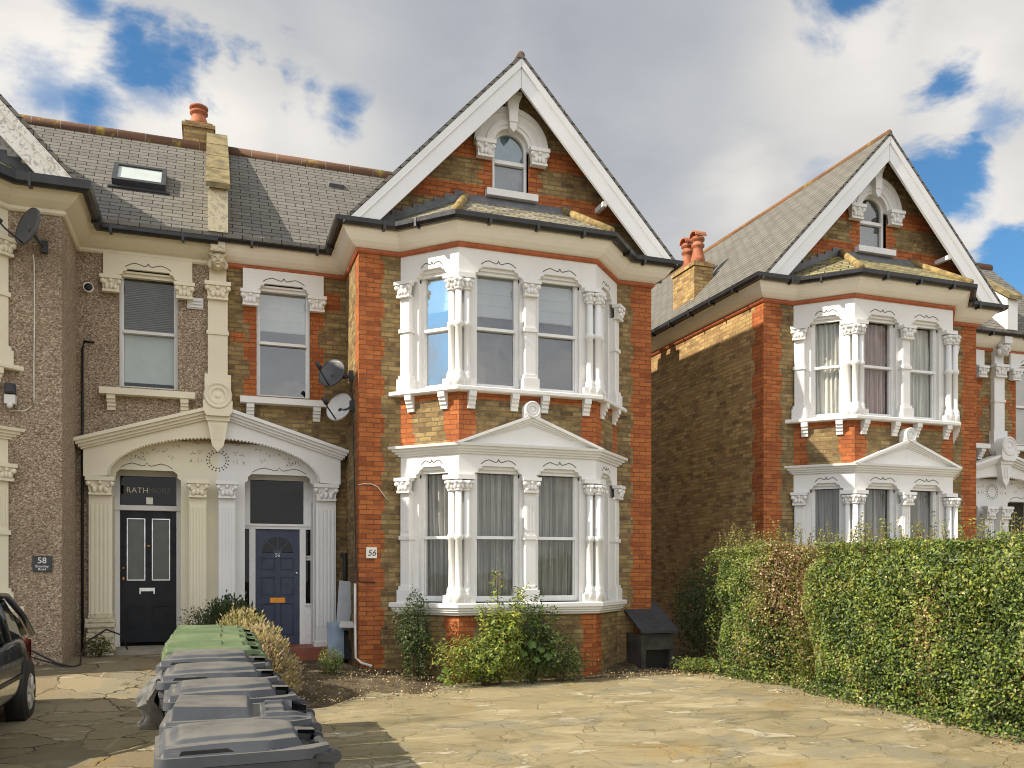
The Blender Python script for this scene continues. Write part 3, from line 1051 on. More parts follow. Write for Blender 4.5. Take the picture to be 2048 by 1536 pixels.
def house(nm, label, cx, party, side, P, yback, wing=True):
    H = thing(nm, label, 'house', (cx if wing else party, YF, 0))
    wl, wr = cx - HW, cx + HW
    FA = frame(cx, YF)                                  # wing front
    FB = frame(cx, YB)                                  # bay front
    FL = frame(cx - BW, YF, -GA)                        # bay left cant
    FR = frame(cx + BF, YB, GA)                         # bay right cant
    FE = Matrix.Translation((party, YM, 0)) @ Matrix.Diagonal((side, 1, 1, 1))
    A, Bm = P['wall']
    bay = [(cx - BW, YF), (cx - BF, YB), (cx + BF, YB), (cx + BW, YF)]
    inner = wl if side > 0 else wr
    outer = wr if side > 0 else wl
    if side > 0:
        path = [(party, YM)] + ([(wl, YM), (wl, YF)] + bay + [(wr, YF), (wr, yback)] if wing else [(party + 2.05, YM)])
    else:
        path = [(wl, yback), (wl, YF)] + bay + [(wr, YF), (wr, YM), (party, YM)]
    e_out = 1.4142
    # ---- eaves
    if P.get('bead'):
        MB().sweep(path, [(0, 6.58), (.03, 6.58), (.055, 6.60), (.055, 6.64), (.03, 6.66), (0, 6.66)]).build('eaves_band', P['cove'], H)
    else:
        MB().sweep(path, [(0, 6.59), (.022, 6.59), (.045, 6.615), (.045, 6.65), (0, 6.65)]).build('eaves_band', P['band'], H)
    MB().sweep(path, [(-.02, 6.66), (.035, 6.66), (.09, 6.685), (.16, 6.73), (.22, 6.79), (.262, 6.86), (.285, 6.86), (.285, 6.955), (-.02, 6.955)]).build('coving', P['cove'], H)
    gd = P.get('gutter_drop', 0.0)
    gp = MB().sweep(path, [(.286, 6.90 - gd), (.31, 6.872 - gd), (.36, 6.872 - gd), (.40, 6.91 - gd), (.405, 6.975), (.286, 6.975)])
    for (a, b), (c, d) in zip(path, path[1:]):
        L = math.hypot(c - a, d - b)
        k = max(1, int(L / 0.75))
        dx, dy = (c - a) / L, (d - b) / L
        for i in range(k):
            t = (i + .5) / k * L
            px, py = a + dx * t + dy * .345, b + dy * t - dx * .345
            gp.at(Matrix.Translation((px, py, 0)) @ Matrix.Rotation(math.atan2(dy, dx), 4, 'Z')).box(-.02, .02, -.065, .06, 6.845 - gd, 6.982)
    gp.at(Matrix()).build('gutter', M['gutter'], H)
    # ---- main roof and entrance wall
    xa, xb = sorted((party, (cx if wing else party + 2.05 * side)))
    rf = MB()
    rf.add([(x, y, z) for x in (xa, xb) for y, z in ((14.24, 6.985), (16.64, 9.385), (19.1, 6.925), (19.1, 6.86), (16.64, 9.32), (14.24, 6.92))],
           [(0, 1, 2, 3, 4, 5), (11, 10, 9, 8, 7, 6)] + [(i, (i + 1) % 6, 6 + (i + 1) % 6, 6 + i) for i in range(6)])
    mr = rf.build('main_roof', P['roof'], H)
    MB().tube([(xa + .02, 16.64, 9.37), (xb, 16.64, 9.37)], .11, 10, smooth=True).build('ridge_tiles', M['ridge'], H)
    wb = MB(FE)
    reds = [] if P.get('plainwall') else tooth(.40, .66, 4.52, 6.02, 'L') + tooth(1.42, 1.68, 4.52, 6.02, 'R') + tooth(1.68, 1.96, 6.05, 6.35, 'L') + [(0.2, .42, 5.4, 5.55)]
    wb.wall(0, 2.05, -.3, 6.66, [(.60, 1.46, 4.55, 6.36), (0, 1.62, -.3, 3.74)], reds)
    wb.build('entrance_wall', [A, Bm], H)
    # first-floor window over the porch
    T = P['trim']
    line = MB(FE)
    hp = MB(FE)
    head_panel(hp, line, .385, 1.675, 6.22, 6.60, [(.62, 1.44)], -.05, .17)
    hp.box(.385, .60, -.05, .02, 6.0, 6.22)
    hp.box(1.46, 1.675, -.05, .02, 6.0, 6.22)
    so = hp.build('window_surround', T, H)
    attach(line.build('groove_shade_line', M['groove_shade']), so, True)
    for c in (.50, 1.56):
        q = MB(FE)
        capital(q, c, -.05, 6.0, 6.235, .27, .09)
        q.build('capital', T, H)
    q = MB(FE)
    q.box(.34, 1.72, -.17, .12, 4.40, 4.50)
    q.build('window_sill', T, H)
    for c in (.50, 1.56):
        q = MB(FE)
        corbel(q, c, 0, 4.40, .23, .12, .14)
        q.build('bracket', T, H)
    sash(H, FE, .60, 1.46, 4.50, 6.36, 5.44, .09, P['frame'], P.get('entry_glass', M['glass']), P['entry_back'])

    # ---- porch
    pz = []
    for i in range(17):
        t = math.pi / 2 * i / 16
        pz.append((1.60 * math.cos(t), 3.14 + .66 * math.sin(t)))
    pm = MB(FE)
    pm.prism([(0, 4.22), (1.94, 3.62), (1.94, 3.12)] + pz, -.15, .12)
    for k, (dz, th, yy) in enumerate([(0, .055, -.33), (.055, .045, -.285), (.10, .045, -.24), (.145, .035, -.20)]):
        pm.prism([(0, 4.31 - dz), (2.06 - .03 * k, 3.675 - dz + .0093 * k), (2.06 - .03 * k, 3.675 - dz - th + .0093 * k), (0, 4.31 - dz - th)], yy, .0)
    # lunette behind the arch, with the door opening cut through it, and the jambs
    o0, o1 = P['open']
    pm.prism([(0, 2.85), (o0, 2.85), (o0, 3.12), (o0 + .05, 3.16), (o0 + .05, 3.22), (o0 + .11, 3.27), (o1 - .11, 3.27), (o1 - .05, 3.22), (o1 - .05, 3.16), (o1, 3.12), (o1, 2.85),
              (1.62, 2.85), (1.62, 3.82), (0, 3.82)], .10, .20)
    pm.box(0, o0, .10, .75, -.1, 2.85)
    pm.box(o1, 1.90, .10, .75, -.1, 2.85)
    pm.box(o0, o1, .205, .75, 3.29, 3.45)
    porch = pm.build('porch', P['porch'], H)
    bd = MB(FE)
    for i in range(1, 44):
        t = math.pi / 2 * i / 44
        bd.ball((1.585 * math.cos(t), -.155, 3.14 + .645 * math.sin(t)), .017, .02, .017, 5, 4)
    attach(bd.build('bead_moulding', P['porch']), porch, True)
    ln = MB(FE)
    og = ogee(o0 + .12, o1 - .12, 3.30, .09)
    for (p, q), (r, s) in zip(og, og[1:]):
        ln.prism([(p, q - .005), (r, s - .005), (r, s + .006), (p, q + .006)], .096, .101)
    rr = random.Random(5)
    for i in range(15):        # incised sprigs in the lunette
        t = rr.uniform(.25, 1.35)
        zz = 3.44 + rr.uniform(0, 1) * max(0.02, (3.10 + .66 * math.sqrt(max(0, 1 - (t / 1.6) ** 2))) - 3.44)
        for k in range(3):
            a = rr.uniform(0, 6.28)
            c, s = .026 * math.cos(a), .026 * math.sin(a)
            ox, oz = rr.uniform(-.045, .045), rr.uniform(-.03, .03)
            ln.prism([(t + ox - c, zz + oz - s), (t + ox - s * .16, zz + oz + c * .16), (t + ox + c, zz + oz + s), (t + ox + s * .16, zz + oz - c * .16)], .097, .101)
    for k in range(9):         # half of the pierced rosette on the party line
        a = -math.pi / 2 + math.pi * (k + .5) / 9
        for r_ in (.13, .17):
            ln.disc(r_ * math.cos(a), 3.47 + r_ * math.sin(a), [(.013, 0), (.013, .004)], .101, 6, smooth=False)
    attach(ln.build('incised_pattern', M['groove_shade']), porch, True)  # cut lines drawn as dark strips, their shade put into the colour
    for (c, w) in ((P['inner_pil'], .255), (1.705, .33)):
        q = MB(FE)
        q.box(c - w / 2, c + w / 2, -.10, .11, .42, 2.88)
        for k in range(5):
            xx = c - w / 2 + w * (k + .75) / 5.5
            q.box(xx - .013, xx + .013, -.114, -.10, .75, 2.70)
        q.cbox(c - w / 2 - .03, c + w / 2 + .03, -.13, .112, -.05, .50, .02)
        pl = q.build('pilaster', P['pil_mat'], H)
        q = MB(FE)
        capital(q, c, -.06, 2.86, 3.12, w + .04, .13)
        attach(q.build('capital', P['porch']), pl, True)

    # ---- shared pilaster, mask, keystone and parapet on the party line
    if side < 0:
        q = MB(frame(party, YM))
        q.box(-.15, .15, -.10, 0, 4.55, 6.28)
        q.box(-.17, .17, -.12, 0, 5.46, 5.52)
        q.box(-.13, .13, -.09, 0, 6.28, 6.70)
        q.box(-.20, .20, -.13, 0, 4.45, 4.82)
        pl = q.build('pilaster', T, H)
        q = MB(frame(party, YM))
        capital(q, 0, -.06, 6.03, 6.29, .36, .12)
        attach(q.build('capital', T), pl, True)
        q = MB(frame(party, YM))
        q.disc(0, 4.44, [(.215, 0), (.215, .36), (.19, .385), (.165, .36), (.15, .345), (.14, .365), (.115, .365), (.10, .34), (.05, .34), (.03, .36), (.0, .36)], 0, 28)
        q.prism([(-.22, 4.20), (-.22, 4.36), (.22, 4.36), (.22, 4.20), (.17, 4.12), (-.17, 4.12)], -.36, -.2)
        q.prism([(-.17, 4.12), (.17, 4.12), (.085, 3.66), (0, 3.56), (-.085, 3.66)], -.27, -.12)
        q.prism([(-.19, 4.12), (.19, 4.12), (.175, 4.05), (-.175, 4.05)], -.30, -.12)
        for k in (-.05, 0, .05):
            q.box(k - .012, k + .012, -.282, -.27, 3.75, 4.0)
        q.build('keystone', T, H)
        q = MB(frame(party, YM))
        q.box(-.11, .11, -.34, -.02, 6.72, 6.99)
        q.ball((0, -.20, 6.60), .115, .14, .145, 12, 9)
        q.ball((0, -.345, 6.595), .026, .035, .04, 7, 5)
        for s in (-1, 1):
            q.ball((s * .045, -.325, 6.64), .024, .02, .014, 6, 4)
            q.ball((s * .055, -.30, 6.575), .035, .035, .035, 7, 5)
            q.ball((s * .11, -.18, 6.55), .05, .06, .08, 8, 5)
            q.ball((s * .09, -.20, 6.70), .06, .06, .04, 8, 5)
        q.ball((0, -.325, 6.535), .04, .025, .014, 7, 4)
        q.ball((0, -.30, 6.49), .035, .03, .03, 7, 4)
        q.build('carved_mask', P['old'], H)
        q = MB()
        q.prism_yz(party - .15, party + .15, [(14.22, 6.99), (14.22, 7.66), (15.0, 8.28), (16.72, 9.62), (16.9, 9.3), (14.6, 7.0)])
        pp = q.build('parapet', P['old'], H)
        q = MB()
        q.prism_yz(party - .18, party + .18, [(14.14, 7.64), (14.14, 7.73), (16.75, 9.74), (16.95, 9.74), (16.95, 9.60), (16.72, 9.62)])
        for k in range(1, 4):
            yy = 14.14 + 2.6 * k / 4
            q.box(party - .182, party + .182, yy - .006, yy + .006, 7.70 + .77 * (yy - 14.14), 7.736 + .77 * (yy - 14.14))
        attach(q.build('coping', M['stone']), pp, True)

    if not wing:
        return H
    # ---- wing walls
    w = MB(FA)
    red = [] if P.get('plainwall') else tooth(-HW, -HW + .40, -.4, 6.6, 'R', .05) + tooth(HW - .40, HW, -.4, 6.6, 'L', .05)
    w.wall(-HW, -BW, -.4, 6.66, (), red)
    w.build('front_wall', [A, Bm], H)
    w = MB(FA)
    w.wall(BW, HW, -.4, 6.66, (), red)
    w.build('front_wall', [A, Bm], H)
    # return beside the entrance
    w = MB(frame(inner, YM, -90) if side > 0 else frame(inner, YF, 90))
    Lr = YM - YF
    rr2 = [] if P.get('plainwall') else (tooth(Lr - .34, Lr, -.4, 6.6, 'L', .09) if side > 0 else tooth(0, .34, -.4, 6.6, 'R', .09))
    w.wall(0, Lr, -.4, 6.66, (), rr2)
    w.build('return_wall', [A, Bm], H)
    # outer side wall and the plain walls closing the house behind
    w = MB(frame(outer, YF, 90) if side > 0 else frame(outer, yback, -90))
    Ls = yback - YF
    rr3 = tooth(0, .36, -.4, 6.6, 'R', .09) if side > 0 else tooth(Ls - .36, Ls, -.4, 6.6, 'L', .09)
    w.wall(0, Ls, -.4, 6.66, (), rr3)
    w.build('side_wall', [P.get('side', A), Bm], H)
    w = MB()
    w.add([(wl, yback, -.4), (wr, yback, -.4), (wr, yback, 6.9), (cx, yback, 9.8), (wl, yback, 6.9)], [(0, 1, 2, 3, 4)])
    xx = sorted((party, inner))
    w.add([(xx[0], 19, -.4), (xx[1], 19, -.4), (xx[1], 19, 6.95), (xx[0], 19, 6.95)], [(0, 1, 2, 3)])
    w.add([(inner, YM, -.4), (inner, yback, -.4), (inner, yback, 6.9), (inner, YM, 6.9)], [(0, 1, 2, 3)])
    w.build('back_wall', A, H)
    # ---- gable
    AX = -.055                       # the attic window sits a little off the ridge line
    FG = frame(cx + AX, YF)
    w = MB(FA)
    gr = [] if P.get('plainwall') else ([(-HW, HW, 7.62, 7.92), (-HW, -.60, 8.34, 8.66), (.60, HW, 8.34, 8.66)] + tooth(AX - .56, AX - .29, 7.7, 8.36, 'L', .08, .15) + tooth(AX + .29, AX + .56, 7.7, 8.36, 'R', .08, .15))
    w.wall(-HW, HW, 6.6, 9.9, [(AX - .31, AX + .31, 7.84, 8.95)], gr)
    sl = 1.0674
    w.cut([((cx, YF, 9.86), (sl, 0, 1)), ((cx, YF, 9.86), (-sl, 0, 1))])
    w.build('gable_wall', [P.get('gable', A), Bm], H)
    wr_ = MB()
    pts = [(-2.83, 6.93), (0, 9.945), (2.83, 6.93), (2.83, 6.865), (0, 9.87), (-2.83, 6.865)]
    wr_.add([(cx + x, y, z) for y in (12.90, yback + .2) for x, z in pts], [(0, 1, 2, 3, 4, 5), (11, 10, 9, 8, 7, 6)] + [(i, (i + 1) % 6, 6 + (i + 1) % 6, 6 + i) for i in range(6)])
    wr_.build('wing_roof', P['roof'], H)
    MB().tube([(cx, 12.92, 9.93), (cx, yback + .2, 9.93)], [.06, .085], 10).build('ridge_tiles', P.get('ridge', M['ridge']), H)
    for s in (-1, 1):
        q = MB(frame(cx, 12.93) @ Matrix.Diagonal((s, 1, 1, 1)))
        q.prism([(0.004, 9.862), (2.70, 6.98), (2.28, 6.98), (0.004, 9.41)], 0, .05)
        q.prism([(0.003, 9.868), (2.715, 6.975), (2.58, 6.975), (0.003, 9.73)], -.025, .0)
        b = q.build('bargeboard', P['board'], H)
        q = MB(frame(cx, 12.93) @ Matrix.Diagonal((s, 1, 1, 1)))
        if s > 0:
            q.box(1.46, 1.53, .05, .37, 7.74, 7.82)
            attach(q.build('purlin_end', P['board']), b, True)
    # arched attic window
    q = MB(FG)
    ring = lambda r, n=20: [(r * math.cos(math.pi * i / n), 8.60 + r * math.sin(math.pi * i / n)) for i in range(n + 1)]

    def annulus(mb, r0, r1, y0, y1):
        a, b = ring(r1), ring(r0)
        for i in range(20):
            mb.prism([a[i], a[i + 1], b[i + 1], b[i]], y0, y1)
    annulus(q, .30, .63, -.045, .10)
    annulus(q, .36, .44, -.065, -.044)
    annulus(q, .56, .64, -.075, -.044)
    hood = q.build('arched_hood', T, H)
    q = MB(FG)
    q.prism([(-.10, 9.30), (.10, 9.30), (.055, 8.86), (0, 8.80), (-.055, 8.86)], -.15, -.03)
    q.box(-.14, .14, -.18, -.01, 9.38, 9.45)
    q.prism([(-.14, 9.38), (.14, 9.38), (.10, 9.29), (-.10, 9.29)], -.165, -.01)
    q.box(-.075, .075, -.165, -.15, 8.96, 9.16)
    attach(q.build('keystone', T), hood, True)
    for s in (-1, 1):
        q = MB(FG)
        capital(q, s * .465, -.03, 8.36, 8.615, .30, .12)
        q.build('capital', T, H)
    q = MB(FG)
    annulus(q, .255, .30, .06, .13)
    q.box(-.30, -.255, .06, .13, 7.86, 8.60)
    q.box(.255, .30, .06, .13, 7.86, 8.60)
    q.box(-.255, .255, .055, .128, 8.35, 8.41)
    q.box(-.255, .255, .065, .128, 7.86, 7.93)
    fr = q.build('sash_window', P['frame'], H, label='round-headed attic window')
    q = MB(FG)
    q.add([(x, .10, z) for x, z in [(-.26, 8.40)] + ring(.26)[::-1] + [(.26, 8.40)]], [tuple(range(23))])
    q.add([(-.26, .11, 7.9), (.26, .11, 7.9), (.26, .11, 8.36), (-.26, .11, 8.36)], [(0, 1, 2, 3)])
    attach(q.build('pane', P.get('attic_glass', M['glass'])), fr, True)
    q = MB(FG)
    drape(q, -.28, .28, 7.86, P.get('attic_net', 8.36), .2, .012, .1, 3)
    attach(q.build('curtain', M['venetian']), fr, True)
    if P.get('teal_reflection'):
        q = MB(FG)
        q.box(-.29, .29, .15, .16, 8.36, 8.95)
        attach(q.build('blind', M['teal_reflection']), fr, True)  # added panel, no window blind: paints in the sky's reflection
    q = MB(FG)
    q.box(-.44, .44, -.13, .06, 7.74, 7.85)
    q.build('window_sill', T, H)
    # ---- roof of the bay
    o = .345
    k = o * math.tan(R(GA / 2))
    ez = 6.985
    el, er = (cx - BF - k, YB - o), (cx + BF + k, YB - o)
    wlx, wrx = cx - BW - o * e_out, cx + BW + o * e_out
    tl, tr, ty, tz = cx - .83, cx + .85, YF - .015, 7.66
    q = MB()
    q.add([(wlx, YF - .01, ez), (*el, ez), (tl, ty, tz)], [(0, 1, 2)], 1)
    q.add([(*el, ez), (*er, ez), (tr, ty, tz), (tl, ty, tz)], [(0, 1, 2, 3)], 0)
    q.add([(*er, ez), (wrx, YF - .01, ez), (tr, ty, tz)], [(0, 1, 2)], 0)
    br = q.build('bay_roof', [P['bay_roof'], P.get('bay_roof_left', P['bay_roof'])], H)
    for pts in ([(el[0] + .02, el[1] + .04, ez + .03), (tl, ty - .02, tz + .03)], [(er[0] - .02, er[1] + .04, ez + .03), (tr, ty - .02, tz + .03)]):
        q = MB()
        q.tube(pts, [.07, .065], 8)
        attach(q.build('hip_tiles', M['hip']), br, True)
    q = MB(FA)          # stepped lead flashing where the bay roof meets the gable
    for s in (-1, 1):
        xo, xi = (BW + o * e_out), .84
        n = 9
        for i in range(n):
            a, b = xo + (xi - xo) * i / n, xo + (xi - xo) * (i + 1) / n
            za, zb = 6.98 + (tz - 6.98) * i / n, 6.98 + (tz - 6.98) * (i + 1) / n
            q.prism([(s * a, za), (s * b, zb), (s * b, zb + .11), (s * a, zb + .11)], -.016 - .0005 * i, 0)
    q.box(-.86, .86, -.03, 0, 7.60, 7.735)
    q.add([(-.84, -.03, 7.735), (.84, -.03, 7.735), (.90, -.17, 7.56), (-.90, -.17, 7.56)], [(0, 1, 2, 3)])
    attach(q.build('lead_flashing', M['lead']), br, True)

    # ---- the bay
    w = MB(FB)
    if P.get('plainwall'):
        rdf = rdl = rdr = []
    else:
        rdf = tooth(-BF, -BF + .27, -.4, 4.4, 'R', .045) + tooth(BF - .27, BF, -.4, 4.4, 'L', .045) + [(-BF, BF, 4.30, 4.45)]
        rdl = tooth(0, .26, 3.5, 4.4, 'R', .045) + tooth(CANT - .27, CANT, -.4, 4.4, 'L', .045) + [(0, CANT, 4.30, 4.45)]
        rdr = tooth(0, .27, -.4, 4.4, 'R', .045) + tooth(CANT - .26, CANT, 3.5, 4.4, 'L', .045) + [(0, CANT, 4.30, 4.45)]
    for F, L0, L1, rd in ((FB, -BF, BF, rdf), (FL, 0, CANT, rdl), (FR, 0, CANT, rdr)):
        for z0, z1 in ((-.4, 1.06), (3.5, 4.45)):
            w = MB(F)
            w.wall(L0, L1, z0, z1, (), rd)
            w.build('bay_wall', [A, Bm], H)
    for lvl, (zs, zr, zc0, zc1, zt) in enumerate(((1.18, 2.19, 2.905, 3.12, 3.50), (4.46, 5.415, 5.945, 6.17, 6.595))):
        mb, line = MB(FB), MB(FB)
        head_panel(mb, line, -BF, BF, zc1, zt, [(-.87, -.145), (.145, .87)], 0)
        mb.box(-.145, .145, .06, .30, zs, zc1)
        mb.box(-BF, -.87, .06, .30, zs, zc1)
        mb.box(.87, BF, .06, .30, zs, zc1)
        for F, wn, jl, jr in ((FL, (.30, .84), (0, .30), (.84, CANT)), (FR, (CANT - .84, CANT - .30), (0, CANT - .84), (CANT - .30, CANT))):
            mb.at(F)
            line.at(F)
            head_panel(mb, line, 0, CANT, zc1, zt, [wn], 0)
            mb.box(jl[0], jl[1], .06, .28, zs, zc1)
            mb.box(jr[0], jr[1], .06, .28, zs, zc1)
        sd = mb.build('bay_surround', P['bay'], H)
        attach(line.build('groove_shade_line', M['groove_shade']), sd, True)
        # flat pilasters: middle of the front and the two wall ends
        for F, c, w0 in ((FB, 0, .20), (FL, .105, .19), (FR, CANT - .105, .19)):
            q = MB(F)
            q.cbox(c - w0 / 2, c + w0 / 2, -.045, .07, zs + .24, zc0 + .01, .018)
            q.cbox(c - w0 / 2 - .02, c + w0 / 2 + .02, -.07, .07, zr - .03, zr + .03, .02)
            q.cbox(c - w0 / 2 - .045, c + w0 / 2 + .045, -.09, .07, zs, zs + .20, .02)
            q.cbox(c - w0 / 2 - .025, c + w0 / 2 + .025, -.07, .07, zs + .20, zs + .255, .02)
            if lvl == 0:
                for kx in (-.05, 0, .05):
                    q.box(c + kx - .012, c + kx + .012, -.055, -.045, zr + .1, zc0 - .12)
            pl = q.build('pilaster', P['bay'], H)
            q = MB(F)
            capital(q, c, -.02, zc0, zc1, w0 + .06, .10)
            attach(q.build('capital', P['bay']), pl, True)
        # clustered round columns on the corners
        for s in (-1, 1):
            ca = Vector((s * math.cos(R(GA)), math.sin(R(GA))))          # along the cant, away from the corner
            nrm = Vector((s * math.sin(R(22.5)), -math.cos(R(22.5))))
            corner = Vector((cx + s * BF, YB)) + nrm * .015
            cs = [corner + nrm * .02, corner + Vector((-s * .125, 0)), corner + Vector((ca.x * .125, ca.y * .125))]
            for p in cs:
                q = MB()
                q.lathe([(.085, zs), (.085, zs + .15), (.075, zs + .17), (.082, zs + .20), (.066, zs + .23), (.054, zs + .27), (.053, zr - .05), (.07, zr - .035), (.074, zr), (.07, zr + .03),
                         (.053, zr + .045), (.050, zc0)], p.x, p.y, 14)
                col = q.build('column', P['bay'], H)
                q = MB()
                round_cap(q, p.x, p.y, zc0, zc1 - .04, .055)
                attach(q.build('capital', P['bay']), col, True)
            q = MB()
            poly = [(cx + s * BF, YB + .08), (cx + s * (BF - .24), YB + .08), (cx + s * (BF - .24), YB - .085), (cx + s * (BF + .035), YB - .085)]
            a = Vector((cx + s * BF, YB)) + ca * .24
            n2 = Vector((s * math.sin(R(GA)), -math.cos(R(GA))))
            poly += [tuple(a + n2 * .085), tuple(a - n2 * .08)]
            q.vprism(poly, zc1 - .055, zc1 + .012)
            q.build('corner_block', P['bay'], H)
            q = MB()
            q.vprism(poly, zs - .005, zs + .13)
            q.build('corner_block', P['bay'], H)
        # windows
        wins = [(FB, -.87, -.145), (FB, .145, .87), (FL, .30, .84), (FR, CANT - .84, CANT - .30)]
        for i, (F, a, b) in enumerate(wins):
            back = P['low_back'] if lvl == 0 else P['up_back']
            back = back[i % len(back)]
            gm = (M['glass_blue'] if (lvl == 1 and i == 2 and P.get('blue_left')) else (P['low_glass'] if lvl == 0 else P['up_glass']))
            sash(H, F, a, b, zs + .02, zc1 + .14, zr, .13, P['frame'], gm, back)
    st, en = (-e_out, 0), (e_out, 0)
    MB().sweep(bay, [(-.1, 4.395), (.12, 4.395), (.135, 4.41), (.135, 4.455), (.12, 4.467), (-.1, 4.467)], 0, st, en).build('window_sill', P['bay'], H)
    for F, cs in ((FB, (-.95, -.26, .24, .95)), (FL, (.20, .80)), (FR, (CANT - .80, CANT - .20))):
        for c in cs:
            q = MB(F)
            corbel(q, c, 0, 4.395, .25, .115, .12)
            q.build('bracket', P['bay'], H)
    MB().sweep(bay, [(-.05, 1.0), (.05, 1.0), (.06, 1.02), (.085, 1.04), (.085, 1.06), (.105, 1.075), (.105, 1.105), (.135, 1.115), (.135, 1.17), (.12, 1.185), (-.05, 1.185)], 0, st, en).build('window_sill', P['bay'], H)
    MB().sweep(bay, [(-.05, 3.46), (.03, 3.46), (.035, 3.49), (.065, 3.495), (.07, 3.525), (.10, 3.53), (.105, 3.565), (.14, 3.57), (.15, 3.61), (-.05, 3.625)], 0, st, en).build('bay_cornice', P['bay'], H)
    q = MB(FB)
    q.prism([(-1.12, 3.60), (1.12, 3.60), (0, 4.02)], -.05, .0)
    for kk, (dz, th, yy) in enumerate([(0, .05, -.15), (.05, .04, -.12), (.09, .035, -.095), (.125, .03, -.07)]):
        for s in (-1, 1):
            q.prism([(0, 4.09 - dz), (s * (1.24 - .02 * kk), 3.605), (s * (1.24 - .02 * kk - th * 2.2), 3.605), (0, 4.09 - dz - th)], yy, -.0)
    q.disc(0, 4.165, [(.13, 0), (.13, .15), (.115, .165), (.098, .15), (.088, .14), (.075, .155), (.06, .155), (.05, .135), (.03, .145), (0, .15)], 0, 24)
    q.box(-.13, .13, -.14, 0, 4.03, 4.13)
    q.build('pediment', P['bay'], H)
    return H


PB = dict(wall=(M['stock'], M['red']), side=M['stock_old'], trim=M['white'], bay=M['white'], porch=M['white_old'], pil_mat=M['white_old'], cove=M['cove_white'], board=M['board'], band=M['terracotta'],
          roof=M['slate'], bay_roof=M['slate_old'], old=M['cream_old'], frame=M['upvc'], open=(.42, 1.52), inner_pil=.14, blue_left=True, teal_reflection=True,
          up_glass=M['glass'], low_glass=M['glass_net'],
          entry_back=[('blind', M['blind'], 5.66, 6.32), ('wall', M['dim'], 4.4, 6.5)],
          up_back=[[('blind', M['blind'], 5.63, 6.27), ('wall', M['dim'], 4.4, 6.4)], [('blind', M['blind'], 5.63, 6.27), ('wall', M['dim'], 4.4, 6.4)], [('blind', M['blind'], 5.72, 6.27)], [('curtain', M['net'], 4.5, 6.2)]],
          low_back=[[('curtain', M['net'], 1.2, 3.22)]])
H56 = house('semi_detached_house', 'brick gabled house with white bay windows, blue front door and number 56', 4.665, 0.08, 1, PB, 19.5)
P58 = dict(PB, wall=(M['pebble'], M['pebble']), side=M['pebble'], gable=M['board_old'], plainwall=True, trim=M['cream'], bay=M['cream'], porch=M['cream'], pil_mat=M['cream'], cove=M['cream'], board=M['board_old'],
           bead=True, gutter_drop=.05, entry_glass=M['glass_net'], frame=M['upvc_old'], open=(.56, 1.56), inner_pil=.30, blue_left=False, teal_reflection=False,
           entry_back=[('slats', M['venetian'], 5.44, 6.32), ('panel', M['frost'], 4.66, 5.44)])
H58 = house('semi_detached_house', 'pebbledashed house with cream trim, dark front door and skylight, left edge of the picture', -4.505, 0.08, -1, P58, 19.5)
P54 = dict(PB, bay_roof=M['slate_moss'], bay_roof_left=M['slate_moss'], ridge=M['ridge_old'], trim=M['white_old'], bay=M['white'], porch=M['white_old'], board=M['board'], frame=M['upvc'], inner_pil=.30, blue_left=False, teal_reflection=False,
           up_glass=M['glass_net'], low_glass=M['glass_net'], old=M['white_old'],
           entry_back=[('curtain', M['net'], 4.5, 6.3)],
           up_back=[[('curtain', M['net_pink'], 4.5, 6.25)], [('curtain', M['net_pale'], 4.5, 6.25)], [('curtain', M['net_pale'], 4.5, 6.25)], [('curtain', M['net'], 4.5, 6.25)]])
H54 = house('semi_detached_house', 'brick gabled house beyond the hedge with long slate roof and brick side chimney', 12.035, 16.62, -1, P54, 25.0)
P52 = dict(P54, entry_back=[('blind', M['net_cream'], 4.6, 6.3)], inner_pil=.14)
H52 = house('semi_detached_house', 'farthest house entrance with cream blind, cut off at the right edge', 21.2, 16.62, 1, P52, 19.5, wing=False)

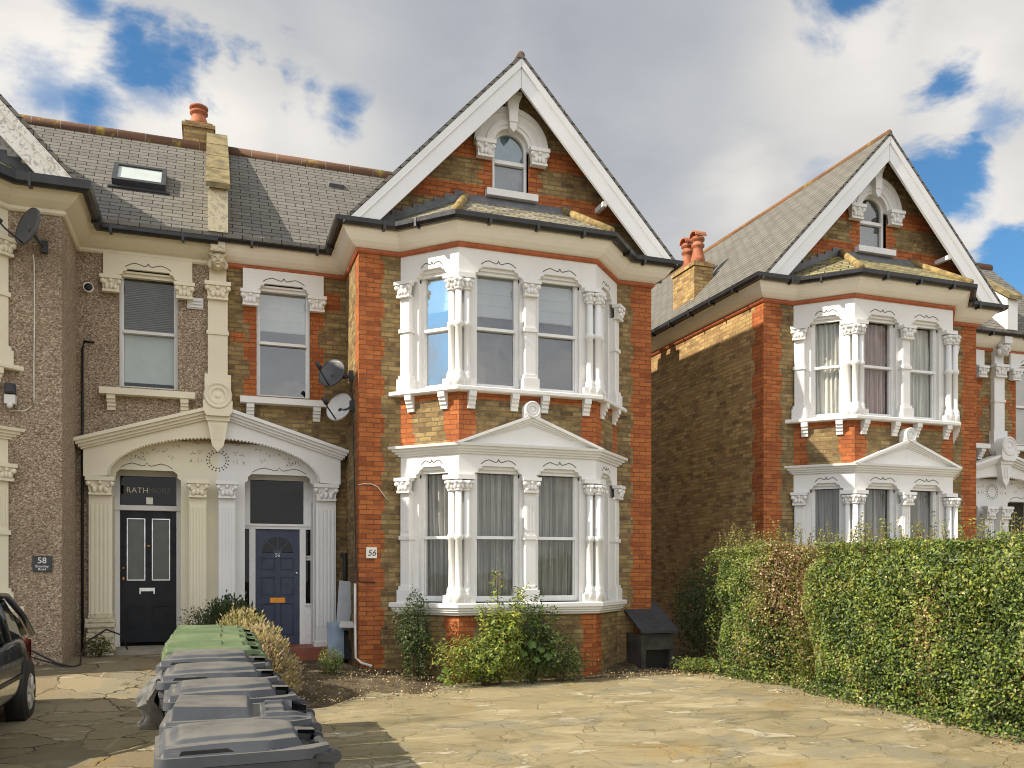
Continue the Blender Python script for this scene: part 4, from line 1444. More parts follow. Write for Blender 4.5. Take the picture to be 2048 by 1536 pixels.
# ------------------------------------------------------------------ doors and things fixed to the houses
def door_sets():
    # dark door with two etched panes, number 58
    F = Matrix.Translation((0.08, YM, 0))
    x0, x1 = -1.49, -.64            # door leaf, measured from the party line
    q = MB(F)
    q.box(x0 - .10, x0, .50, .64, .40, 3.30)
    q.box(x1, x1 + .10, .50, .64, .40, 3.30)
    q.box(x0, x1, .505, .64, 2.655, 2.74)
    q.box(x0, x1, .505, .64, 3.215, 3.30)
    q.box(x0 - .10, x1 + .10, .47, .505, 2.66, 2.70)
    fr = q.build('door_frame', M['upvc_old'], H58, label='pale weathered door frame')
    q = MB(F)
    q.box(x0, x1, .56, .57, 2.74, 3.215)
    tr = q.build('transom_light', M['glass_dark'], H58, label='dark fanlight with worn gilt letters')
    for body, xx, mt in (('RATH', -1.235, 'gold'), ('MORE', -.90, 'gold_worn')):
        text('lettering', body, .125, M[mt], tr, (.08 + xx, YM + .556, 2.985), (R(90), 0, 0), .001, True, space=1.05)
    q = MB(F)
    q.box(-1.10, -1.0, .545, .556, 2.765, 2.875)
    attach(q.build('paper_note', M['ceramic']), tr, True)
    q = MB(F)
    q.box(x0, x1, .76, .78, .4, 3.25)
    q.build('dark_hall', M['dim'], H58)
    q = MB(F)
    xs = [x0 + .005, x0 + .10, x0 + .375, x1 - .375, x1 - .10, x1 - .005]
    zb, zt = .515, 2.65
    q.box(xs[0], xs[1], .54, .585, zb, zt)
    q.box(xs[4], xs[5], .54, .585, zb, zt)
    q.box(xs[2], xs[3], .54, .585, zb, zt)
    for a, b in ((xs[1], xs[2]), (xs[3], xs[4])):
        for c, d in ((zb, .72), (1.10, 1.52), (2.53, zt)):
            q.box(a, b, .541, .585, c, d)
        q.box(a, b, .565, .584, .72, 1.10)
        q.box(a + .05, b - .05, .552, .566, .77, 1.05)
    dr = q.build('front_door', M['black_door'], H58, label='black panelled door with two tall etched panes')
    for a, b in ((xs[1], xs[2]), (xs[3], xs[4])):
        q = MB(F)
        q.box(a, b, .562, .568, 1.52, 2.53)
        attach(q.build('etched_pane', M['obscure']), dr, True)
        q = MB(F)
        for u, v, w, z in ((a, a + .014, 1.52, 2.53), (b - .014, b, 1.52, 2.53), (a + .014, b - .014, 1.52, 1.535), (a + .014, b - .014, 2.516, 2.53)):
            q.box(u, v, .537, .563, w, z)
        attach(q.build('pane_bead', M['chrome']), dr, True)
    q = MB(F)
    q.box(-1.20, -.97, .522, .541, 1.345, 1.40)
    q.box(-1.20, -1.18, .515, .541, 1.30, 1.345)
    q.box(-.99, -.97, .515, .541, 1.30, 1.345)
    attach(q.build('letter_plate', M['chrome']), dr, True)
    q = MB(F)
    q.ball((-1.065, .525, 2.08), .022, .02, .022, 8, 6)
    q.ball((x0 + .05, .53, 1.55), .018, .02, .03, 8, 6)
    q.ball((x0 + .05, .53, 1.72), .016, .012, .016, 8, 6)
    attach(q.build('handle', M['brass']), dr, True)
    q = MB(F)
    q.box(x0 - .16, x1 + .30, -.12, .60, .38, .455)
    q.box(x0 - .22, x1 + .36, -.30, .60, .2, .38)
    q.build('doorstep', M['concrete'], H58)

    # navy door with fan light and two side lights, number 56
    x0, x1 = .605, 1.335
    q = MB(F)
    q.box(.33, .40, .48, .64, .40, 3.30)
    q.box(1.53, 1.60, .48, .64, .40, 3.30)
    q.box(x0 - .10, x0, .49, .64, .40, 2.39)
    q.box(x1, x1 + .10, .49, .64, .40, 2.39)
    q.box(.40, 1.53, .485, .64, 2.39, 2.47)
    q.box(.36, 1.57, .455, .485, 2.44, 2.475)
    q.box(.40, .52, .495, .64, 2.47, 3.22)
    q.box(1.40, 1.53, .495, .64, 2.47, 3.22)
    q.box(.40, 1.53, .49, .64, 3.22, 3.31)
    q.box(.40, x0 - .10, .50, .60, .40, 1.09)
    q.box(x1 + .10, 1.53, .50, .60, .40, 1.09)
    q.box(x1 + .09, 1.54, .47, .51, 1.08, 1.115)
    q.box(1.45, 1.52, .49, .505, .55, .95)
    q.build('door_frame', M['upvc'], H56, label='white door frame with fanlight and side lights')
    q = MB(F)
    q.box(.52, 1.40, .55, .56, 2.47, 3.22)
    q.build('transom_light', M['glass_dark'], H56)
    for a, b in ((.40, x0 - .10), (x1 + .10, 1.53)):
        q = MB(F)
        q.box(a, b, .55, .556, 1.09, 2.39)
        sl = q.build('side_light', M['glass_dark'], H56)
        if a > 1:
            q = MB(F)
            q.box(a + .015, a + .085, .543, .55, 1.86, 1.94)
            attach(q.build('paper_note', M['ceramic']), sl, True)
            q = MB(F)
            for zz in (1.915, 1.90, 1.885):
                q.box(a + .022, a + .075, .5415, .543, zz - .003, zz + .003)
            attach(q.build('note_lines', M['ink']), sl, True)
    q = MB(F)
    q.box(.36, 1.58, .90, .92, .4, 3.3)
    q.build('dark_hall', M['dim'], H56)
    zb, zt = .425, 2.385
    q = MB(F)
    a0, a1, b0, b1 = x0 + .09, x0 + .325, x1 - .325, x1 - .09
    q.box(x0 + .004, a0, .53, .575, zb, zt)
    q.box(b1, x1 - .004, .53, .575, zb, zt)
    q.box(a1, b0, .53, .575, zb, 1.99)
    rows = [(.56, 1.12), (1.24, 1.57), (1.67, 1.90)]
    edge = [zb] + [z for r in rows for z in r] + [1.99]
    for u, v in ((a0, a1), (b0, b1)):
        for c, d in zip(edge[::2], edge[1::2]):
            q.box(u, v, .531, .575, c, d)
        for c, d in rows:
            q.box(u, v, .556, .574, c, d)
            q.box(u + .03, v - .03, .541, .557, c + .035, d - .035)
    # top of the door round the fan light
    cxm, r = (x0 + x1) / 2, .255
    arc = [(cxm + r * math.cos(math.pi * i / 16), 2.0 + r * math.sin(math.pi * i / 16)) for i in range(17)]
    for i in range(16):
        (p, s), (t, u) = arc[i], arc[i + 1]
        q.prism([(p, s), (p, zt), (t, zt), (t, u)], .531, .575)
    q.box(a0, cxm - r, .531, .575, 1.99, zt)
    q.box(cxm + r, b1, .531, .575, 1.99, zt)
    for ang in (45, 90, 135):
        c, s = math.cos(R(ang)), math.sin(R(ang))
        q.prism([(cxm + .06 * c - .012 * s, 2.0 + .06 * s + .012 * c), (cxm + .06 * c + .012 * s, 2.0 + .06 * s - .012 * c),
                 (cxm + r * c + .012 * s, 2.0 + r * s - .012 * c), (cxm + r * c - .012 * s, 2.0 + r * s + .012 * c)], .535, .57)
    q.prism([(cxm + .07 * math.cos(math.pi * i / 8), 1.985 + .07 * math.sin(math.pi * i / 8)) for i in range(9)], .533, .572)
    dr = q.build('front_door', M['navy'], H56, label='navy blue door with half-round fan window and brass letter plate')
    q = MB(F)
    q.prism(arc[::1], .556, .562)
    attach(q.build('fan_pane', M['glass_dark']), dr, True)
    text('number', '56', .085, M['white_ink'], dr, (.08 + cxm, YM + .527, 1.945), (R(90), 0, 0), .003, True)
    q = MB(F)
    q.box(cxm - .125, cxm + .125, .515, .532, 1.135, 1.22)
    q.box(cxm - .105, cxm + .105, .510, .516, 1.15, 1.205)
    attach(q.build('letter_plate', M['brass']), dr, True)
    q = MB(F)
    q.ball((x1 - .05, .515, 1.64), .025, .03, .025, 10, 7)
    attach(q.build('handle', M['chrome']), dr, True)
    q = MB(F)
    q.prism([(.30, .05), (1.95, .05), (1.95, .72), (1.72, .42), (.30, .42)], -.30, .10)
    q.box(.30, 1.9, .10, .64, .05, .418)
    q.build('doorstep', M['step_red'], H56)
    # the dark opening of each entrance farther down the street
    F2 = Matrix.Translation((16.62, YM, 0))
    for sgn, Hh in ((-1, H54), (1, H52)):
        q = MB(F2 @ Matrix.Diagonal((sgn, 1, 1, 1)))
        q.box(.36, 1.60, .56, .60, .3, 3.3)
        q.build('front_door', M['dim'], Hh)
        q = MB(F2 @ Matrix.Diagonal((sgn, 1, 1, 1)))
        q.box(.36, .46, .48, .559, .3, 3.3)
        q.box(1.50, 1.60, .48, .559, .3, 3.3)
        q.box(.46, 1.50, .48, .559, 2.38, 2.47)
        q.build('door_frame', M['upvc'], Hh)


door_sets()


def roof_bits():
    # skylight and vents, lying in the 45 degree roof plane
    def RF(x, y):
        return Matrix.Translation((x, y, y - 7.255)) @ Matrix.Rotation(R(45), 4, 'X')
    q = MB(RF(-1.12, 15.33))
    q.box(-.40, -.33, -.33, .33, 0, .13)
    q.box(.33, .40, -.33, .33, 0, .13)
    q.box(-.33, .33, .26, .33, 0, .128)
    q.box(-.33, .33, -.33, -.25, 0, .128)
    q.box(-.46, .46, -.40, -.33, 0, .03)
    sk = q.build('skylight', M['charcoal'], H58)
    q = MB(RF(-1.12, 15.33))
    q.box(-.33, .33, -.25, .26, .08, .10)
    attach(q.build('pane', M['frost']), sk, True)
    q = MB(RF(2.15, 16.05))
    q.add([(-.14, -.11, .0), (.14, -.11, .0), (.14, .12, 0), (-.14, .12, 0), (-.13, -.10, .07), (.13, -.10, .07), (.12, .11, .02), (-.12, .11, .02)],
          [(0, 1, 2, 3), (4, 5, 6, 7), (0, 1, 5, 4), (1, 2, 6, 5), (2, 3, 7, 6), (3, 0, 4, 7)])
    q.build('roof_vent', M['lead'], H56)
    # chimneys
    for (H, x0, x1, y0, y1, z0, z1, pots, lab) in ((H58, -.50, .02, 16.75, 17.3, 8.9, 9.92, [(-.24, 17.0, .17, .40)], 'short brick chimney with one clay pot'),
                                                   (H54, 9.78, 10.24, 16.15, 17.05, 6.95, 8.38, [(10.01, 16.38, .15, .60), (10.01, 16.80, .15, .60)], 'tall brick chimney with two hooded clay pots'),
                                                   (H56, 6.62, 7.08, 16.15, 17.05, 6.95, 8.38, [(6.85, 16.38, .15, .60), (6.85, 16.80, .15, .60)], 'brick chimney at the far eaves')):
        q = MB()
        q.box(x0, x1, y0, y1, z0, z1 - .12)
        q.box(x0 - .03, x1 + .03, y0 - .03, y1 + .03, z1 - .12, z1 - .05)
        q.box(x0 + .02, x1 - .02, y0 + .02, y1 - .02, z1 - .05, z1)
        ch = q.build('chimney', M['stock_old'], H, label=lab)
        for (px, py, r, h) in pots:
            q = MB()
            b = z1 - .01
            q.lathe([(r * 1.12, b), (r * 1.0, b + h * .2), (r * .72, b + h * .52), (r * .72, b + h * .60), (r * .95, b + h * .64), (r * .95, b + h * .72), (r * .74, b + h * .76), (r * .74, b + h * .84),
                     (r * .98, b + h * .87), (r * .98, b + h * .95), (r * .8, b + h)], px, py, 16)
            if h > .5:
                for k in range(9):       # half-round hood
                    a0, a1 = math.pi * k / 9, math.pi * (k + 1) / 9
                    q.prism_yz(px - r * .9, px + r * .9, [(py + r * .95 * math.cos(a0), b + h + .0 + .13 * math.sin(a0)), (py + r * .95 * math.cos(a1), b + h + .13 * math.sin(a1)),
                                                         (py + r * .8 * math.cos(a1), b + h + .10 * math.sin(a1)), (py + r * .8 * math.cos(a0), b + h + .10 * math.sin(a0))])
            attach(q.build('chimney_pot', M['pot']), ch, True)
    q = MB()
    q.add([(9.74, 16.12, 7.0), (10.27, 16.12, 7.62), (10.27, 16.09, 7.70), (9.74, 16.09, 7.06)], [(0, 1, 2, 3)])
    q.box(9.745, 9.78, 16.10, 17.1, 6.95, 7.08)
    q.build('lead_flashing', M['cream_old'], H54)
    q = MB(Matrix.Translation((10.62, 17.0, 9.93 - 1.0674 * (12.035 - 10.62) + .03)) @ Matrix.Rotation(R(-46.9), 4, 'Y'))
    q.box(-.10, .10, -.16, .16, 0, .06)
    q.build('roof_vent', M['lead'], H54)


roof_bits()


def dish(label, loc, rz, tilt, r, mat, wall_pt):
    T = thing('satellite_dish', label, 'satellite dish', loc, 0, 'satellite dishes on the house walls')
    A = Matrix.Rotation(rz, 4, 'Z') @ Matrix.Rotation(tilt, 4, 'X')
    q = MB(A)
    v, f = [], []
    n, rings = 28, 7
    for side in (0, 1):
        for j in range(rings + 1):
            rr = r * j / rings
            for i in range(n):
                a = 2 * math.pi * i / n
                d = .16 * (rr / r) ** 2 * r * 1.3 - (.012 if side else 0)
                v.append((rr * math.cos(a) * .92, -d + (.0 if not side else .02), rr * math.sin(a)))
    for side in (0, 1):
        b = side * (rings + 1) * n
        for j in range(rings):
            for i in range(n):
                p, s = b + j * n + i, b + j * n + (i + 1) % n
                f.append((p, s, s + n, p + n))
    e = rings * n
    for i in range(n):
        f.append((e + i, e + (i + 1) % n, (rings + 1) * n + e + (i + 1) % n, (rings + 1) * n + e + i))
    q.add(v, f, 0, True)
    q.build('reflector', mat, T, local=True)
    q = MB(A)
    q.tube([(0, -.02, -r * .95), (-.0, -.30, -r * .72), (0, -.40, -r * .55)], .012, 6)
    q.tube([(0, -.36, -r * .55), (0, -.47, -r * .42)], .035, 10)
    q.build('feed_arm', M['charcoal'], T, local=True)
    q = MB()
    wp = Vector(wall_pt) - Vector(loc)
    bk = A @ Vector((0, .03, -.03))
    q.tube([tuple(bk), tuple(bk * .4 + wp * .6 + Vector((0, 0, -.02))), tuple(wp)], .022, 8)
    q.ball(tuple(bk), .05, .05, .05, 8, 6)
    q.at(Matrix.Translation(wp)).box(-.04, .04, -.05, .05, -.08, .08)
    q.build('bracket_arm', M['charcoal'], T, local=True)
    return T


dish('dark grey satellite dish on the upper bracket between window and red brick pier', (1.83, 14.0, 4.84), R(-38), R(-22), .25, M['dish_dark'], (2.10, 13.85, 4.80))
dish('pale satellite dish below the dark one beside the red brick pier', (1.95, 14.0, 4.30), R(-42), R(-22), .25, M['dish_light'], (2.10, 13.75, 4.30))
dish('grey satellite dish seen edge-on on the pebbledash pier', (-2.30, 12.98, 6.26), R(-50), R(-14), .27, M['dish_dark'], (-2.18, 13.28, 6.12))


def plaques():
    t = thing('house_number_plaque', 'dark slate plaque reading 58 Bromley Road on the pebbledash', 'house sign', (-2.21, 13.27, 1.77))
    q = MB()
    q.box(-.118, .118, -.008, .028, -.108, .108)
    q.build('plate', M['slate_plaque'], t, local=True, bevel=.003)
    text('number', '58', .115, M['white_ink'], t, (0, -.0085, .042), (R(90), 0, 0), .002, True)
    text('street_name', 'Bromley', .048, M['white_ink'], t, (0, -.0085, -.035), (R(90), 0, 0), .002, True)
    text('street_name', 'Road', .048, M['white_ink'], t, (0, -.0085, -.075), (R(90), 0, 0), .002, True)
    t = thing('house_number_plaque', 'white square tile reading 56 on the red brick pier', 'house sign', (2.325, 13.27, 1.955))
    q = MB()
    q.box(-.083, .083, -.006, .029, -.085, .085)
    q.build('tile', M['ceramic'], t, local=True, bevel=.003)
    text('number', '56', .135, M['ink'], t, (0, -.0065, -.004), (R(90), 0, 0), .002, True, shear=.25)


plaques()


def fixed_bits():
    # cables and pipes
    def cab(nm, lab, cat, pts, r, mt):
        q = MB()
        q.tube(pts, r, 6)
        o = q.build(nm, M[mt])
        return tag(o, lab, cat)
    cab('cable', 'white aerial cable hanging from the dish on the pebbledash pier', 'cable',
        [(-2.31, 13.20, 5.98), (-2.31, 13.285, 5.9), (-2.305, 13.285, 5.2), (-2.315, 13.285, 4.4), (-2.31, 13.285, 4.05), (-2.335, 13.285, 3.93), (-2.42, 13.285, 3.86), (-2.60, 13.285, 3.85)], .009, 'cable_white')
    cab('drain_pipe', 'thin black pipe in the corner of the pebbledash wall', 'pipe',
        [(-1.72, 14.62, 5.20), (-1.86, 14.62, 5.20), (-1.88, 14.615, 5.1), (-1.885, 14.615, 3.6), (-1.885, 14.615, .35)], .021, 'cable')
    cab('cable', 'black cable looping off the corner of the pebbledash wall', 'cable',
        [(-1.86, 14.60, 4.1), (-1.90, 14.60, 3.75), (-1.87, 14.60, 3.45), (-1.84, 14.6, 3.2)], .007, 'cable')
    cab('cable', 'tangled black cable trailing along the foot of the pebbledash pier', 'cable',
        [(-2.62, 13.22, .72), (-2.45, 13.2, .66), (-2.2, 13.15, .52), (-2.0, 13.05, .42), (-1.80, 13.0, .37), (-1.72, 13.1, .38), (-1.74, 13.4, .50), (-1.70, 13.8, .66), (-1.5, 14.1, .80), (-1.30, 14.25, .70), (-1.22, 14.25, .48)], .013, 'cable')
    cab('cable', 'second black cable sagging beside the first at the pebbledash pier', 'cable',
        [(-2.62, 13.2, .60), (-2.4, 13.15, .53), (-2.1, 13.1, .43), (-1.85, 12.98, .36), (-1.66, 12.98, .35)], .011, 'cable')
    cab('cable', 'black cable run down the corner of the red brick pier below the dishes', 'cable',
        [(2.09, 13.75, 4.7), (2.10, 13.7, 4.2), (2.10, 13.6, 3.6), (2.105, 13.5, 2.6), (2.105, 13.40, 1.72), (2.12, 13.285, 1.52), (2.2, 13.282, 1.50), (2.32, 13.284, 1.505), (2.38, 13.284, 1.49)], .009, 'cable')
    cab('cable', 'pale cable draped over the red brick pier beside the bay window', 'cable',
        [(2.12, 13.28, 3.0), (2.2, 13.283, 3.02), (2.33, 13.283, 3.02), (2.42, 13.283, 2.98), (2.52, 13.283, 2.85), (2.58, 13.283, 2.78)], .008, 'cable_white')
    cab('drain_pipe', 'white plastic waste pipe standing at the corner of the red brick pier', 'pipe',
        [(2.085, 13.36, 1.48), (2.085, 13.36, .9), (2.09, 13.36, .33), (2.16, 13.22, .26), (2.3, 13.1, .22)], .022, 'cable_white')
    cab('drain_pipe', 'black bent pipe on the brickwork beside the white porch', 'pipe',
        [(2.03, 14.45, 1.95), (2.075, 14.40, 1.95), (2.08, 14.4, 1.85), (2.08, 14.4, .5)], .04, 'cable')
    # wall vent and overflow ring
    q = MB(frame(-.26, YM))
    q.box(-.12, .12, -.03, 0, 5.86, 6.04)
    for k in range(3):
        q.prism_yz(-.10, .10, [(-.034, 5.885 + .05 * k), (-.05, 5.88 + .05 * k), (-.03, 5.915 + .05 * k)])
    tag(q.build('air_vent', M['upvc_old']), 'white louvred vent beside the upper window of the pebbledash house', 'vent')
    t = thing('flue_outlet', 'round dark flue outlet with pale rim on the pebbledash wall', 'flue', (-1.80, 14.60, 6.03))
    q = MB()
    q.disc(0, 0, [(.075, -.05), (.075, .025), (.062, .025), (.06, .0)], 0, 20)
    q.build('rim', M['ceramic'], t, local=True)
    q = MB()
    q.disc(0, 0, [(.06, .01), (.05, .03), (.02, .035)], 0, 16)
    q.build('grille', M['ink'], t, local=True)
    # security lamp
    t = thing('security_lamp', 'small black floodlight with white sensor on the pebbledash pier', 'lamp', (-2.58, 13.2, 4.02))
    q = MB()
    q.box(-.06, .06, -.06, .04, .05, .18)
    q.box(-.045, .045, -.07, -.06, .065, .165)
    q.build('lamp_head', M['charcoal'], t, local=True, bevel=.006)
    q = MB()
    q.box(-.07, .06, -.04, .08, -.09, .03)
    q.ball((0, -.05, -.12), .04)
    q.build('sensor', M['upvc_old'], t, local=True)
    # crumbling foot of the left porch pilaster
    q = MB(frame(-1.625, YM))
    rr = random.Random(3)
    z = .25
    while z < 1.0:
        h = rr.uniform(.05, .09)
        e = rr.uniform(-.03, .02)
        q.box(-.20 - e, .20 + e, -.15 - e, -.08, z, z + h - .012)
        z += h
    tag(q.build('broken_plinth', M['cream_old']), 'crumbling cream plinth under the left pilaster of the dark door', 'plinth')


fixed_bits()


def clutter():
    # boards dumped beside the porch
    def board(lab, mt, loc, rot, dims):
        q = MB(Matrix.Translation(loc) @ Matrix.Rotation(R(rot[2]), 4, 'Z') @ Matrix.Rotation(R(rot[0]), 4, 'X') @ Matrix.Rotation(R(rot[1]), 4, 'Y'))
        w, d, h = dims
        q.box(-w / 2, w / 2, 0, d, 0, h)
        q.box(-w / 2 + .03, w / 2 - .03, -.006, 0, .04, h - .04)
        tag(q.build('old_board', M[mt], bevel=.004), lab, 'board', 'boards dumped beside the porch')
    board('tall grey board leaning upright between porch and pier', 'board_grey', (1.99, 14.02, .72), (-7, 6, 8), (.22, .03, .80))
    board('pale blue board standing at the foot of the porch pilaster', 'board_blue', (1.87, 13.92, .28), (-4, 0, 4), (.26, .025, .58))
    board('dark board slumped behind the pale blue one', 'charcoal', (2.04, 13.98, .25), (-10, -10, 10), (.22, .03, .50))
    board('white shelf tilted across the dumped boards', 'upvc_old', (2.02, 13.70, .80), (-78, 10, 0), (.26, .03, .30))
    # coal bunker against the end of the house
    t = thing('coal_bunker', 'low sooty bunker with sloping dark lid beside the red brick pier', 'bunker', (7.0, 13.3, 0))
    q = MB()
    q.box(-.28, -.20, -.55, .4, -.05, .62)
    q.box(.26, .34, -.55, .4, -.05, .62)
    q.box(-.20, .26, -.55, -.48, .36, .62)
    q.box(-.28, .34, .30, .4, -.05, 1.05)
    q.build('walls', M['sooty'], t, local=True)
    q = MB()
    q.prism_yz(-.32, .39, [(-.62, .64), (-.62, .68), (.22, 1.14), (.42, 1.16), (.42, 1.10), (.22, 1.08)])
    q.build('lid', M['charcoal'], t, local=True)
    q = MB()
    q.box(-.20, .26, -.44, -.42, -.05, .60)
    q.build('opening', M['ink'], t, local=True)


clutter()


# ------------------------------------------------------------------ wheelie bins (handle towards +x)
def bin_lid(style):
    mb = MB()
    nx, ny = 84, 64
    L0, L1, W = -.385, .335, .295
    v, f = [], []

    def h(x, y):
        ay = abs(y)
        if style == 'slot':
            z = .018 * sm(.275 - ay, -.005, .006) * sm(x + .365, -.005, .006)
            k = sm(.05 - x, -.006, .03) * sm(.225 - ay, -.005, .012) * sm(x + .345, -.005, .02)
            z += (.070 - .05 * (x + .345)) * k
            k2 = sm(x - .10, -.01, .02) * sm(.215 - ay, -.006, .006)
            z += .022 * k2 - .016 * sm(x - .12, -.006, .006) * sm(.06 - abs(ay - .11), -.006, .006)
        elif style == 'flat':
            s1 = sm(.272 - ay, -.006, .010) * sm(x + .36, -.006, .012) * sm(.26 - x, -.01, .01)
            z = .016 + .022 * s1 + .022 * s1 * (1 - (y / .272) ** 2) + .012 * s1 * sm(.05 - x, -.006, .006) * sm(.18 - ay, -.006, .006)
        else:
            w1 = .268 - .085 * sm(x, .05, .27)
            w2 = .208 - .10 * sm(x, .0, .25)
            s1 = sm(w1 - ay, -.006, .008) * sm(x + .358, -.006, .012) * sm(.275 - x, -.01, .01)
            s2 = sm(w2 - ay, -.010, .016) * sm(x + .325, -.012, .05) * sm(.215 - x, -.06, .05)
            z = .026 * s1 + .010 * s1 * max(0, 1 - (y / w1) ** 2) + .016 * s2 + .016 * s2 * max(0, 1 - (y / w2) ** 2)
            z += .018 * s1 * max(0, 1 - ((x + .06) / .36) ** 2)
        # the hinge end is scooped out between two arms
        if x > .20:
            k = sm(x, .20, .245) * sm(.205 - abs(y), 0, .03)
            z = z * (1 - k) + (-.055) * k
            z = z * (1 - sm(x, .24, .335) * .75)
        return z
    for i in range(nx + 1):
        x = L0 + (L1 - L0) * i / nx
        for j in range(ny + 1):
            y = -W + 2 * W * j / ny
            # rounded plan corners
            c = .05
            if x < L0 + c and abs(y) > W - c:
                dx, dy = (L0 + c - x), (abs(y) - (W - c))
                d = max(dx, dy)
                q = math.hypot(dx, dy)
                if q > 0:
                    s = d / q
                    x_ = L0 + c - dx * s
                    y_ = math.copysign(W - c + dy * s, y)
                    v.append((x_, y_, h(x_, y_)))
                    continue
            taper = 1 - .22 * sm(x, .22, .36)
            v.append((x, y * taper, h(x, y)))
    n = ny + 1
    for i in range(nx):
        for j in range(ny):
            a = i * n + j
            xm, ym = L0 + (L1 - L0) * (i + .5) / nx, -W + 2 * W * (j + .5) / ny
            if xm > .262 and abs(ym) < .205:      # open notch round the handle bar
                continue
            f.append((a, a + n, a + n + 1, a + 1))
    b = len(v)
    rim = [i * n for i in range(nx + 1)] + [nx * n + j for j in range(1, n)] + [i * n + ny for i in range(nx - 1, -1, -1)] + [j for j in range(ny - 1, 0, -1)]
    for r in rim:
        x, y, z = v[r]
        v.append((x * 1.008, y * 1.01, -.045 if x < .25 else z - .03))
    m = len(rim)
    for k in range(m):
        if v[rim[k]][0] > .33 and abs(v[rim[k]][1]) < .16:
            continue
        f.append((rim[k], rim[(k + 1) % m], b + (k + 1) % m, b + k))
    mb.add(v, f, 0, True)
    return mb


def make_bin(name, label, style, lidm, bodym, group):
    T = thing(name, label, 'wheelie bin', (0, 0, 0), 0, group)
    q = MB()
    def rr(x0, x1, w, c):
        return [(x0, -w + c), (x0 + c, -w), (x1 - c, -w), (x1, -w + c), (x1, w - c), (x1 - c, w), (x0 + c, w), (x0, w - c)]
    q.vprism(rr(-.26, .20, .225, .05), .06, .96, 0, rr(-.345, .265, .27, .05))
    q.vprism(rr(-.375, .29, .292, .05), .945, .995)
    q.vprism(rr(-.36, .275, .28, .05), .87, .945, 0, rr(-.37, .285, .288, .05))
    q.box(-.38, -.345, -.12, .12, .86, .95)
    for s in (-.2, .2):
        q.box(.255, .36, s - .03, s + .03, .86, .985)
        q.box(.20, .27, s - .025, s + .025, .10, .88)
    q.tube([(.20, -.24, .10), (.20, .24, .10)], .02, 8)
    b = q.build('body', bodym, T, local=True)
    lid = bin_lid(style).build('lid', lidm, T, local=True)
    lid.location = (0, 0, 1.043)
    lid.data.set_sharp_from_angle(angle=R(32))
    if style == 'dome':
        q = MB()
        q.prism([(-.30, 1.038), (-.05, 1.038), (-.10, 1.066), (-.28, 1.066)], -.2735, -.245)
        q.build('grip_recess_shade', M['rubber'], T, local=True)  # dark strip laid on the lid for the shade in a grip recess
    if style == 'slot':
        q = MB()
        q.box(-.352, -.345, -.06, .06, .50, .80)
        q.build('sticker', M['ceramic'], T, local=True)
    q = MB()
    q.tube([(.355, -.235, .99), (.355, .235, .99)], .021, 12)
    for s in (-1, 1):
        q.tube([(.355, s * .215, .99), (.355, s * .25, .99)], .033, 12)
        q.prism([(.20, .985), (.20, 1.03), (.33, 1.012), (.375, .99), (.355, .965)], s * .235 - .02, s * .235 + .02)
    q.build('handle', bodym, T, local=True).data.set_sharp_from_angle(angle=R(35))
    for s in (-1, 1):
        q = MB(Matrix.Translation((.20, s * .245, .10)) @ Matrix.Rotation(R(90), 4, 'X'))
        q.lathe([(.04, -.03), (.10, -.028), (.10, .028), (.04, .03)], 0, 0, 20)
        q.build('wheel', M['rubber'], T, local=True)
    return T


def copy_thing(T, label=None):
    c = T.copy()
    C.objects.link(c)
    if label: c['label'] = label
    for ch in T.children:
        d = ch.copy()
        C.objects.link(d)
        d.parent = c
        for gch in ch.children:
            e = gch.copy()
            C.objects.link(e)
            e.parent = d
    return c


def at_pix(u, zc):
    """plan position from bearing and depth, used while surveying"""
    x = (u - 1024) / 1718 * zc
    th = R(19.22)
    return (x * math.cos(th) + zc * math.sin(th), -x * math.sin(th) + zc * math.cos(th))


GB = 'wheelie bins in a row on the driveway'
dome = make_bin('wheelie_bin', 'nearest grey wheelie bin with domed lid, at the front of the row', 'dome', M['grey_bin'], M['grey_body'], GB)
slot = make_bin('wheelie_bin', 'grey wheelie bin whose lid carries a raised rectangular box', 'slot', M['grey_bin'], M['grey_body'], GB)
flat = make_bin('wheelie_bin', 'green wheelie bin standing directly behind the rearmost grey one', 'flat', M['green_bin'], M['green_bin'], GB)
d2 = copy_thing(dome, 'grey domed bin just behind the one with the boxy lid')
d3 = copy_thing(dome, 'grey domed bin with crumpled plastic bag bulging at its left edge')
d4 = copy_thing(dome, 'rearmost grey bin, in front of the green ones')
g2 = copy_thing(flat, 'second green bin of the row, counted from the grey bins')
g3 = copy_thing(flat, 'third green bin of the row, counted from the grey bins')
g4 = copy_thing(flat, 'last green bin, farthest back beside the dry lavender')
BINS = [(dome, .145, 4.10, 3), (slot, .15, 4.72, -2), (d2, .12, 5.35, 2), (d3, .06, 5.98, 0), (d4, .03, 6.60, -3), (flat, .02, 7.22, 1), (g2, .02, 7.83, -1), (g3, .03, 8.44, 1), (g4, .03, 9.05, 0)]
for (o, x, y, a) in BINS:
    o.location = (x, y, gz(x, y) + .013)
    o.rotation_euler = (0, 0, R(a))


